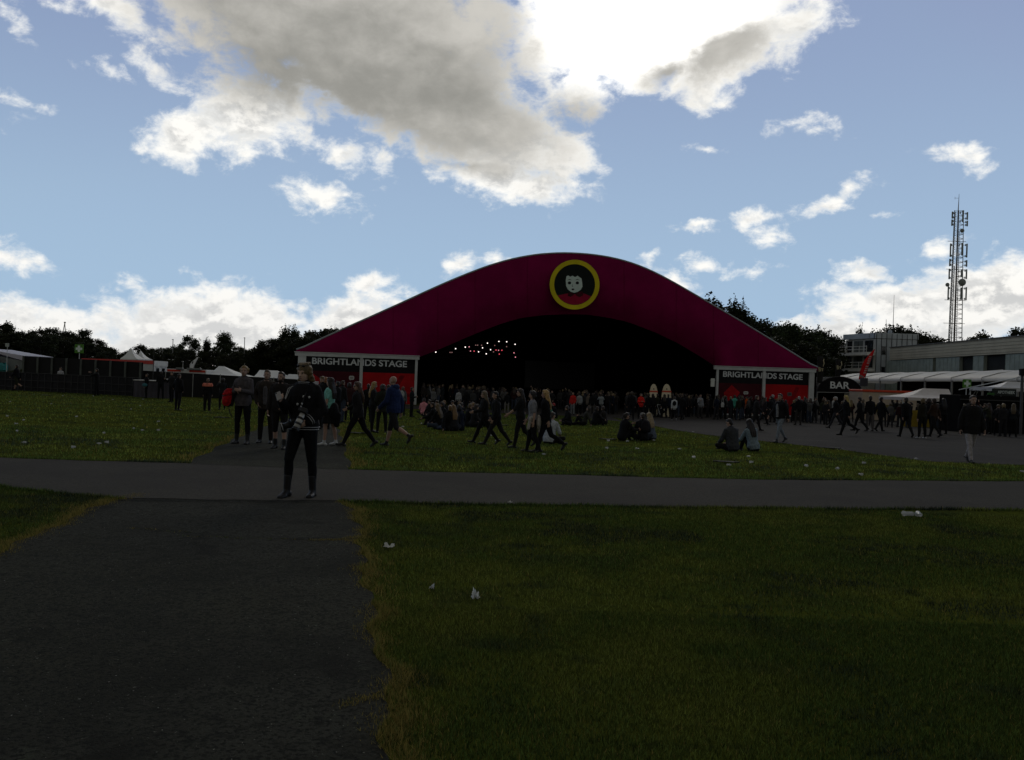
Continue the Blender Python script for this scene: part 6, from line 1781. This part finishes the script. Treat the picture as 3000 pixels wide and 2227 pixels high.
# plaza walkers, right half
WALK = [
    (2213, 1262, 1158, -100, 'walk', 'm', 'short', (.020, .018, .018), (.020, .019, .018), (.05, .03, .02), 'dark-coated man walking right before the striped shirt man'),
    (2236, 1246, 1162, -80, 'stride', 'f', 'long', (.022, .018, .022), BLK, (.03, .02, .015), 'long-haired woman striding right behind the dark-coated man'),
    (2258, 1243, 1160, 60, 'walk', 'm', 'short', BLK, BLK, (.02, .016, .014), 'man in black with a pale cap behind the striped shirt man'),
    (2262, 1238, 1156, 30, 'stand', 'm', 'short', CHAR, CHAR, (.25, .25, .24), 'grey-haired tall man before the right tent panel'),
    (2338, 1246, 1162, 10, 'rest', 'm', 'short', (.012, .011, .012), (.05, .045, .042), (.30, .30, .29), 'white-capped man in black and grey trousers by the right panel'),
    (2356, 1236, 1164, 40, 'stand', 'm', 'short', BLK, BLK, (.03, .02, .015), 'man in black beside the thick corner post of the right panel'),
    (2388, 1232, 1166, 170, 'folded', 'f', 'bob', (.09, .09, .09), (.10, .10, .10), (.03, .02, .015), 'person in a mottled grey top below the hanging banner'),
    (2415, 1233, 1166, 200, 'rest', 'm', 'short', (.50, .26, .012), BLK, (.03, .02, .015), 'person in a yellow jacket standing before the bar'),
    (2443, 1236, 1160, 30, 'walk', 'm', 'short', (.30, .31, .30), BLK, (.34, .33, .32), 'man in a white jacket and grey cap walking before the bar'),
    (2448, 1256, 1160, 80, 'stride', 'm', 'short', BLK, (.03, .03, .034), (.32, .31, .30), 'man with a pale cap striding left before the bar'),
    (2478, 1276, 1157, 84, 'kick', 'f', 'long', BLK, (.008, .008, .009), (.32, .24, .08), 'blonde woman in black walking left before the bar'),
    (2517, 1263, 1163, 80, 'walk_other', 'f', 'bob', (.010, .010, .011), BLK, (.015, .012, .010), 'dark-haired woman in black right behind the blonde woman'),
    (2547, 1264, 1159, 6, 'stand', 'm', 'short', (.010, .010, .011), (.07, .066, .064), (.02, .016, .014), 'tall man in black with pale trousers before the beige kiosk'),
    (2578, 1264, 1162, -70, 'walk', 'm', 'short', BLK, BLK, (.02, .016, .014), 'man in black walking right before the beige kiosk'),
    (2612, 1236, 1168, 10, 'stand', 'f', 'bob', CHAR, CHAR, (.03, .02, .015), 'person in charcoal far back between two groups'),
    (2627, 1236, 1166, 60, 'walk', 'm', 'short', BLK, DENIM, (.03, .02, .015), 'man walking left just before the blue shirt man'),
    (2640, 1236, 1164, 20, 'rest', 'm', 'short', (.10, .20, .30), BLK, (.16, .08, .05), 'man in a light blue shirt among dark people'),
    (2652, 1281, 1163, 8, 'walk', 'm', 'short', (.011, .011, .012), (.016, .015, .016), (.03, .024, .018), 'man in black with back turned walking away alone on the plaza'),
    (2700, 1285, 1168, 16, 'stand', 'f', 'bob', (.020, .018, .012), BLK, (.11, .08, .04), 'person in a brown jacket and white shoes before the yellow cloth wall'),
    (2718, 1272, 1168, -10, 'drink', 'f', 'bob', BLK, BLK, (.03, .022, .016), 'woman in black with an orange face lit, middle of the group of three'),
    (2735, 1281, 1166, 30, 'walk_other', 'f', 'bob', (.040, .022, .014), BLK, (.03, .022, .016), 'woman in a rust jacket before the yellow cloth wall'),
    (2762, 1272, 1164, 4, 'stand', 'f', 'long', (.009, .009, .010), (.009, .009, .010), (.010, .009, .009), 'black-haired woman in all black, right of the group of three'),
    (2884, 1258, 1176, 84, 'walk', 'f', 'long', (.016, .016, .016), BLK, (.16, .13, .08), 'fair-haired woman walking left right behind the broad man'),
    (2918, 1256, 1179, 80, 'kick', 'f', 'bob', (.016, .018, .022), DENIM, (.18, .14, .06), 'fair-haired person walking left before the pharmacy booth'),
    (2957, 1256, 1182, 82, 'walk', 'm', 'short', (.014, .013, .013), BLK, (.04, .03, .02), 'brown-haired person walking left before the pharmacy booth'),
    (2985, 1258, 1180, 86, 'walk_other', 'm', 'short', (.34, .02, .015), DENIM, (.03, .022, .016), 'man in a red jacket at the right edge of the plaza'),
    (2998, 1258, 1172, 84, 'walk', 'm', 'short', BLK, BLK, (.02, .016, .014), 'man in black cut off by the right edge of the photo'),
]
for (u, v, tv, yw, pz, sx, hs, tc, bc, hc, lab) in WALK:
    fp((u, v), yw, pz, lab, sx, hs, tc, bc, hc, topv=tv, vox=.016, shoe=(.35, .35, .34) if 'white shoes' in lab else (.015, .015, .015))
# the front of the crowd before the tent, picked out by their clothes
PICK = [
    (1268, 1206, 1146, 0, 'raise', 'f', 'bob', (.10, .10, .10), BLK, 'person holding up a hand near the left tent post'),
    (1342, 1204, 1152, 0, 'stand', 'f', 'short', (.26, .26, .26), BLK, 'person in a white top in the crowd above the sitting circle'),
    (1366, 1204, 1156, 0, 'stand', 'm', 'short', BLK, CHAR, 'person in a black shirt with a pale mark above the sitting circle'),
    (1385, 1206, 1150, 10, 'stand', 'm', 'short', (.05, .05, .05), CHAR, 'tall person in grey in the crowd above the sitting circle'),
    (1484, 1212, 1154, 20, 'rest', 'm', 'short', (.012, .012, .013), (.14, .13, .12), 'man in a black top with a white stripe and pale trousers behind the walking pair'),
    (1677, 1216, 1150, 150, 'rest', 'm', 'short', (.40, .02, .015), (.16, .17, .17), 'person in a red top in front of the crowd near the middle'),
    (1696, 1216, 1151, 20, 'stand', 'm', 'short', (.24, .25, .24), BLK, 'person in a white and black top right beside the red top'),
    (1722, 1218, 1151, -60, 'stand', 'm', 'short', (.10, .08, .06), BLK, 'brown-clad person turned right in front of the crowd'),
    (1734, 1221, 1152, 0, 'stand', 'm', 'short', BLK, (.06, .055, .05), 'man with a black lettered back and brown trousers before the crowd'),
    (1760, 1218, 1154, 0, 'photo', 'f', 'bob', (.20, .22, .22), BLK, 'person in a pale patterned top before the crowd'),
    (1848, 1232, 1148, 0, 'stand', 'm', 'short', (.010, .010, .011), BLK, 'tall man in black standing just left of the red coat'),
    (1876, 1227, 1153, 190, 'folded', 'f', 'bob', (.48, .02, .012), BLK, 'person in a long red coat standing out from the crowd'),
    (1914, 1222, 1160, 30, 'stand', 'f', 'bob', (.10, .12, .12), (.06, .06, .06), 'person in a grey-green top right of the red coat'),
    (1938, 1222, 1168, 90, 'rest', 'm', 'short', (.05, .048, .05), BLK, 'person bending beside a pushchair below the cream boards'),
    (1974, 1232, 1161, 0, 'walk', 'f', 'bob', (.40, .42, .42), BLK, 'woman in a white top with a small black rucksack walking into the crowd'),
    (1997, 1231, 1155, 20, 'walk_other', 'm', 'short', BLK, BLK, 'man in black walking beside the woman with the small black rucksack'),
    (2050, 1226, 1156, 200, 'drink', 'm', 'short', (.20, .21, .22), (.05, .05, .05), 'person in a pale grey top holding something red'),
    (2098, 1227, 1160, 0, 'stand', 'm', 'short', (.07, .065, .05), (.10, .09, .08), 'person in a striped brown top and light trousers before the crowd'),
    (2117, 1228, 1162, 0, 'stand', 'f', 'bob', BLK, BLK, 'person in black carrying a white tote bag'),
    (2150, 1228, 1158, 0, 'rest', 'f', 'bob', (.06, .30, .22), BLK, 'person in a mint green hooded top with back turned'),
    (2172, 1228, 1160, 10, 'rest', 'f', 'bob', BLK, (.14, .22, .22), 'woman in pale blue trousers with a cream tote bag'),
    (2186, 1226, 1162, 60, 'stand', 'm', 'short', (.45, .08, .012), BLK, 'person in an orange t-shirt beside the cream tote bag'),
]
for (u, v, tv, yw, pz, sx, hs, tc, bc, lab) in PICK:
    cc = rnd.choice([(.03, .02, .015), (.016, .013, .01), (.08, .06, .035), (.05, .035, .02)])
    fp((u, v), yw, pz, lab, sx, hs, tc, bc, cc, topv=tv, slv=.45 if 't-shirt' in lab else 1.0, shoe=(.3, .3, .3) if u in (1974, 2172) else (.015, .015, .015))
def tote(u, v, w, h, Y, label, c):
    t = thing('tote_bag', label, 'bag', at(u, v, Y))
    S = Shape(); S.ell((0, 0, 0), w / 2, .05, h / 2); S.cap((-w * .3, 0, -h * .38), .05, (w * .3, 0, -h * .38), .05); S.cap((-w * .28, 0, h * .3), .03, (w * .28, 0, h * .3), .03)
    link('bag_body', fuse(S, 'bag_body', .016), mat('tote_%d' % int(c[0] * 100), c, .9, .06, 3), t)
    b = MB(); b.tube([(-w * .3, 0, h * .4), (-.03, .04, h * .4 + .38), (.03, .04, h * .4 + .38), (w * .3, 0, h * .4)], .012, 5); b.build('handle', mat('tote_%d' % int(c[0] * 100), c), t)
gy = lambda u, v: G(u, v).y - .25
tote(2117, 1186, .26, .40, gy(2117, 1228), 'white tote bag hanging from a shoulder in the crowd', (.42, .43, .42))
tote(2172, 1190, .42, .46, gy(2172, 1228), 'cream tote bag on the shoulder of the woman in pale blue trousers', (.40, .36, .28))
tote(2379, 1214, .22, .34, gy(2388, 1232), 'white plastic bag held low below the hanging banner', (.45, .47, .48))
br_ = thing('rucksack', 'small black rucksack on the white top of the walking woman', 'bag', at(1976, 1182, gy(1974, 1232)))
S = Shape(); S.ell((0, 0, 0), .13, .08, .17); S.ell((0, -.05, -.04), .09, .05, .08); link('pack', fuse(S, 'pack', .016), cloth(BLK), br_)
pc = G(1938, 1224)
pc = thing('pushchair', 'pushchair with a pale hood edge standing below the cream boards', 'pushchair', pc, .3)
b = MB(); b.grid([[(x, -.25 + .5 * k / 6, .45 + .45 * math.sin(math.pi * k / 12 + .5)) for k in range(7)] for x in (-.24, 0, .24)]); b.build('hood', cloth(BLK), pc, True)
b = MB(); b.box((0, .05, .45), (.42, .5, .22), bev=.06); b.build('seat', cloth(CHAR), pc)
b = MB(); b.tube([(-.24, -.27, .66), (-.2, -.28, .72), (.2, -.28, .72), (.24, -.27, .66)], .025, 5); b.build('hood_edge', WHITEP, pc)
for x, y in ((-.26, -.3), (.26, -.3), (-.2, .35), (.2, .35)):
    b = MB(); b.lathe([(.10, -.02), (.12, -.01), (.12, .01), (.10, .02)], n=14); o = b.build('wheel', BLACKP, pc); o.location = (x, y, .12); o.rotation_euler = (0, R(90), 0)
b = MB()
for x in (-.24, .24): b.bar((x, -.3, .12), (x, .3, .95), .014); b.bar((x, .35, .12), (x, -.1, .5), .014)
b.bar((-.24, .3, .95), (.24, .3, .95), .016); b.build('frame', ALU, pc)
# sitting groups, all in dark clothes
SIT = [(1240, 1216, 0, 'sit_cross', (.50, .20, .22), 'person in a pink top sitting at the left end by the tent post'),
       (1668, 1247, 100, 'sit_cross', BLK, 'person in black sitting on the lawn edge with back turned'),
       (1712, 1247, 80, 'sit_long', (.04, .04, .03), 'person lying back on an elbow at the lawn edge'),
       (1740, 1246, -60, 'sit_up', BLK, 'person in black hugging the knees at the lawn edge'),
       (1772, 1244, 60, 'sit_cross', (.025, .022, .02), 'brown-clad person sitting at the right of the lawn edge group'),
       (1604, 1226, -30, 'sit_cross', (.10, .24, .20), 'person in a mint top and white cap sitting behind the trio'),
       (1627, 1226, 60, 'sit_cross', BLK, 'dark person with a red cap sitting beside the mint top')]
for (u, v, yw, pz, tc, lab) in SIT:
    fp((u, v), yw, pz, lab, 'f', 'bob' if 'cap' not in lab else 'short', tc, BLK, (.35, .35, .34) if 'white cap' in lab else (.25, .02, .02) if 'red cap' in lab else (.03, .022, .016), scale=1.0, vox=.017)
SITL = 'person in dark clothes sitting in the big circle on the lawn before the tent'
ring_ = [(1262, 1226), (1277, 1246), (1288, 1258), (1304, 1240), (1312, 1262), (1330, 1263), (1344, 1262), (1306, 1228), (1326, 1226), (1350, 1230), (1366, 1250), (1374, 1240), (1384, 1252), (1398, 1250), (1392, 1236), (1285, 1230), (1412, 1246), (1340, 1243)]
for k, (u, v) in enumerate(ring_):
    a = math.degrees(math.atan2(1335 - u, (v - 1243) * 4)) if True else 0
    fp((u, v), a + rnd.uniform(-25, 25), ('sit_cross', 'sit_up', 'sit_cross', 'sit_up', 'sit_long')[k % 5], SITL, 'fm'[k % 2], ('bob', 'short', 'long')[k % 3], rnd.choice([BLK, BLK, CHAR, NAVY, (.02, .018, .02), (.035, .034, .03)]), rnd.choice([BLK, BLK, DENIM, CHAR]), rnd.choice([(.03, .022, .016), (.10, .07, .035), (.015, .012, .01), (.14, .08, .03)]), scale=1.0, group='people sitting in the circle on the lawn', vox=.017)
# the dark mass of the crowd in front of and inside the tent opening
CRL = 'person in dark clothes standing in the crowd before the black tent opening'
CRR = 'person in dark clothes standing in the crowd before the right tent panel and the bar'
CRB = 'person in dark clothes in the far queue before the stalls on the right'
taken = [(p[0], p[1]) for p in PICK]
def crowd(n, u0, u1, Y0, Y1, lab, grp, ystep=None):
    placed = 0
    tries = 0
    spots = []
    while placed < n and tries < n * 40:
        tries += 1
        Y = Y0 + (Y1 - Y0) * rnd.random() ** 1.4
        u = rnd.uniform(u0, u1)
        x = ray(u, 1150).x / ray(u, 1150).y * Y
        if any(abs(x - a) < .42 and abs(Y - c) < .5 for a, c in spots): continue
        spots.append((x, Y)); placed += 1
        g = Vector((x, Y, zg(x, Y)))
        d = CM.transposed() @ (g - CAM); px = (CU - FPX * d.x / d.z, CV + FPX * d.y / d.z)
        sx = 'fm'[rnd.random() < .5]
        pz = rnd.choices(['stand', 'rest', 'pockets', 'drink', 'folded', 'raise', 'photo'], [5, 4, 3, 2, 2, .3, .8])[0]
        hs = rnd.choice(['short', 'short', 'hood']) if sx == 'm' else rnd.choice(['bob', 'long', 'ponytail'])
        tc = rnd.choice([BLK, BLK, BLK, CHAR, CHAR, NAVY, OLIVE, (.02, .018, .022), (.03, .024, .022), (.045, .045, .045), (.018, .022, .026), (.04, .014, .014), (.07, .07, .068)])
        o = fp(px, rnd.gauss(0, 50), pz, lab, sx, hs, tc, rnd.choice([BLK, BLK, CHAR, DENIM, (.03, .03, .032)]), rnd.choice([(.03, .022, .016), (.016, .013, .010), (.08, .06, .035), (.05, .035, .02), (.16, .12, .06)]), scale=rnd.uniform(.93, 1.05), group=grp, vox=.022, Y=Y)
crowd(120, 1232, 2110, 64, 76, CRL, 'crowd before the tent opening')
crowd(34, 2085, 2400, 61, 70, CRR, 'crowd before the right panel')
crowd(9, 2790, 2995, 45, 50.5, CRB, 'people before the right stalls')
crowd(40, 2400, 2990, 56, 72, CRB, 'people before the right stalls')
# ------------------------------------------------------------------ litter on the lawns
CUPM = bpy.data.materials.new('clear_plastic'); CUPM.use_nodes = True
t_ = NT(CUPM.node_tree); b_ = CUPM.node_tree.nodes['Principled BSDF']
b_.inputs['Base Color'].default_value = (.34, .35, .33, 1); b_.inputs['Roughness'].default_value = .25
trn = t_.n('ShaderNodeBsdfTranslucent', {'Color': (.7, .7, .68, 1)})
CUPM.node_tree.links.new(t_.n('ShaderNodeMixShader', {0: .5, 1: t_.n('ShaderNodeMixShader', {0: .4, 1: b_.outputs[0], 2: trn.outputs[0]}).outputs[0], 2: t_.n('ShaderNodeBsdfTransparent').outputs[0]}).outputs[0], CUPM.node_tree.nodes['Material Output'].inputs[0])
def cup_mesh(seed, crush):
    q = random.Random(seed)
    n = 16
    rows = []
    for z, r in ((0, .028), (.004, .030), (.03, .032), (.06, .035), (.09, .038), (.118, .041), (.122, .043), (.120, .0405), (.09, .0365), (.03, .0305), (.006, .028)):
        rows.append([Vector((r * math.cos(2 * math.pi * k / n), r * math.sin(2 * math.pi * k / n), z)) for k in range(n)])
    b = MB(); b.rings(rows)
    out = []
    for v in b.v:
        v = Vector(v)
        x, y, z = v.z - .06, v.x, v.y                 # lying on its side
        z *= 1 - crush * (.35 + .3 * math.sin(x * 40 + seed))
        y *= 1 + crush * .3
        x += crush * .012 * math.sin(y * 120 + seed * 2)
        out.append((x, y, z))
    lo = min(p[2] for p in out)
    b.v = [(x, y, z - lo) for x, y, z in out]
    return b.mesh('plastic_cup')
CUPS = [cup_mesh(k, c) for k, c in enumerate((0, .5, .9, .25, 1.1))]
for m in CUPS: m.materials.append(CUPM)
def cup(u, v, k, label, group=None, s=1.0):
    g = G(u, v)
    o = link('plastic_cup', CUPS[k % 5])
    o.location = (g.x, g.y, g.z + .022); o.rotation_euler = (0, 0, rnd.uniform(0, 6.28)); o.scale = (s, s, s)
    return tag(o, label, 'cup', group)
LEFT = [(80, 1185), (250, 1228), (175, 1270), (180, 1350), (255, 1475), (790, 1530), (825, 1190), (1115, 1370), (1440, 1320), (1535, 1340), (1700, 1340), (1705, 1243), (1505, 1070), (1410, 1108), (1060, 1487), (1145, 1475), (550, 1050), (105, 1028), (675, 962), (1000, 962), (1215, 1003), (1540, 997), (785, 922)]
for k, (x, y) in enumerate(LEFT): cup(x / 3.672, 900 + y / 3.672, k, 'crushed clear plastic cup lying on the left lawn', 'plastic cups on the left lawn', .64)
for k, (x, y) in enumerate([(315, 718), (1075, 852), (1125, 910), (935, 798), (1640, 1060), (1815, 737), (110, 755)]): cup(1150 + x / 3.71, 1050 + y / 3.71, k, 'clear plastic cup on the lawn near the people walking left', 'plastic cups on the middle lawn', .68)
for k, (x, y) in enumerate([(285, 993), (515, 915), (620, 998), (800, 905), (1075, 1000), (1230, 1095), (1615, 1180), (1825, 1085), (1860, 1150), (1225, 808), (305, 910)]): cup(1700 + x / 3.71, 1050 + y / 3.71, k, 'clear plastic cup on the lawn near the people sitting in pairs', 'plastic cups near the sitting pairs', .68)
for k, (x, y) in enumerate([(330, 1397), (600, 1420), (805, 1473), (835, 1370), (1290, 1330), (1925, 1100), (2210, 1445)]): cup(2250 + x / 2.968, 900 + y / 2.968, k, 'clear plastic cup along the lawn tip and plaza on the right', 'plastic cups on the right lawn tip', .68)
for (u, v, lab) in ((648, 1226, 'flat dark board lying on the left lawn by the path'), (1046, 1272, 'flat dark board lying on the lawn behind the striding woman'), (1471, 1248, 'flat dark board lying behind the walking pair'), (2128, 1358, 'flat dark board with a pale edge on the lawn below the sitting couple'), (2439, 1316, 'flat dark bag lying at the edge of the plaza'), (136, 1160, 'flat dark board lying before the mesh fence'), (1780, 1290, 'dark bag lying left of the person in sunglasses')):
    g = G(u, v)
    t = thing('flat_board', lab, 'litter', g, rnd.uniform(-.3, .3))
    q = random.Random(int(u))
    b = MB(); n = 12
    b.prism([(.34 * math.cos(2 * math.pi * k / n) * q.uniform(.85, 1), .14 * math.sin(2 * math.pi * k / n) * q.uniform(.8, 1), .03) for k in range(n)], (0, 0, .022)); b.build('board', cloth(BLK), t)
    b = MB(); b.tube([(-.2, -.13, .055), (0, -.15, .058), (.15, -.14, .055)], .008, 5); b.build('pale_edge', mat('pale_edge', (.22, .22, .21), .6), t)
def crumple(u, v, w, h, label, seed, tall=False):
    """crumpled thin plastic sheet"""
    g = G(u, v); q = random.Random(seed)
    n = 9; rows = []
    for i in range(n):
        row = []
        for j in range(n):
            x, y = (j / (n - 1) - .5), (i / (n - 1) - .5)
            r = 1 - .25 * q.random()
            if tall: row.append((x * w * r * (1 - .5 * (i / n)), .035 * math.sin(x * 14 + seed) + q.uniform(-.012, .012), (i / (n - 1)) * h * (.75 + .25 * math.cos(x * 5 + seed)) * r))
            else: row.append((x * w * r, y * w * .55 * r, .015 + h * abs(math.sin(x * 4.2 + seed) * math.cos(y * 3.5)) * (.5 + .5 * q.random())))
        rows.append(row)
    b = MB(); b.grid(rows)
    o = b.build('plastic_bag', mat('thin_white_plastic', (.62, .62, .58), .45, .06, 12, .2, spec=.3, transl=.35), None, False)
    o.location = (g.x, g.y, g.z + .008); o.rotation_euler = (0, 0, q.uniform(-.4, .4))
    return tag(o, label, 'litter')
crumple(1140, 1610, .11, .05, 'crumpled white plastic bag on the grass just right of the path', 3)
crumple(1266, 1726, .045, .035, 'small scrap of white plastic on the foreground grass', 5, True)
crumple(1393, 1756, .075, .085, 'upright crumpled white plastic bag on the foreground grass', 8, True)
crumple(1494, 1477, .07, .03, 'small crumpled white plastic on the grass edge by the road', 11)
cup(2660, 1518, 1, 'large crushed clear cup on the grass below the road on the right', None, 1.0)
cup(2692, 1520, 3, 'clear cup lying close right beside the large crushed cup', None, .9)
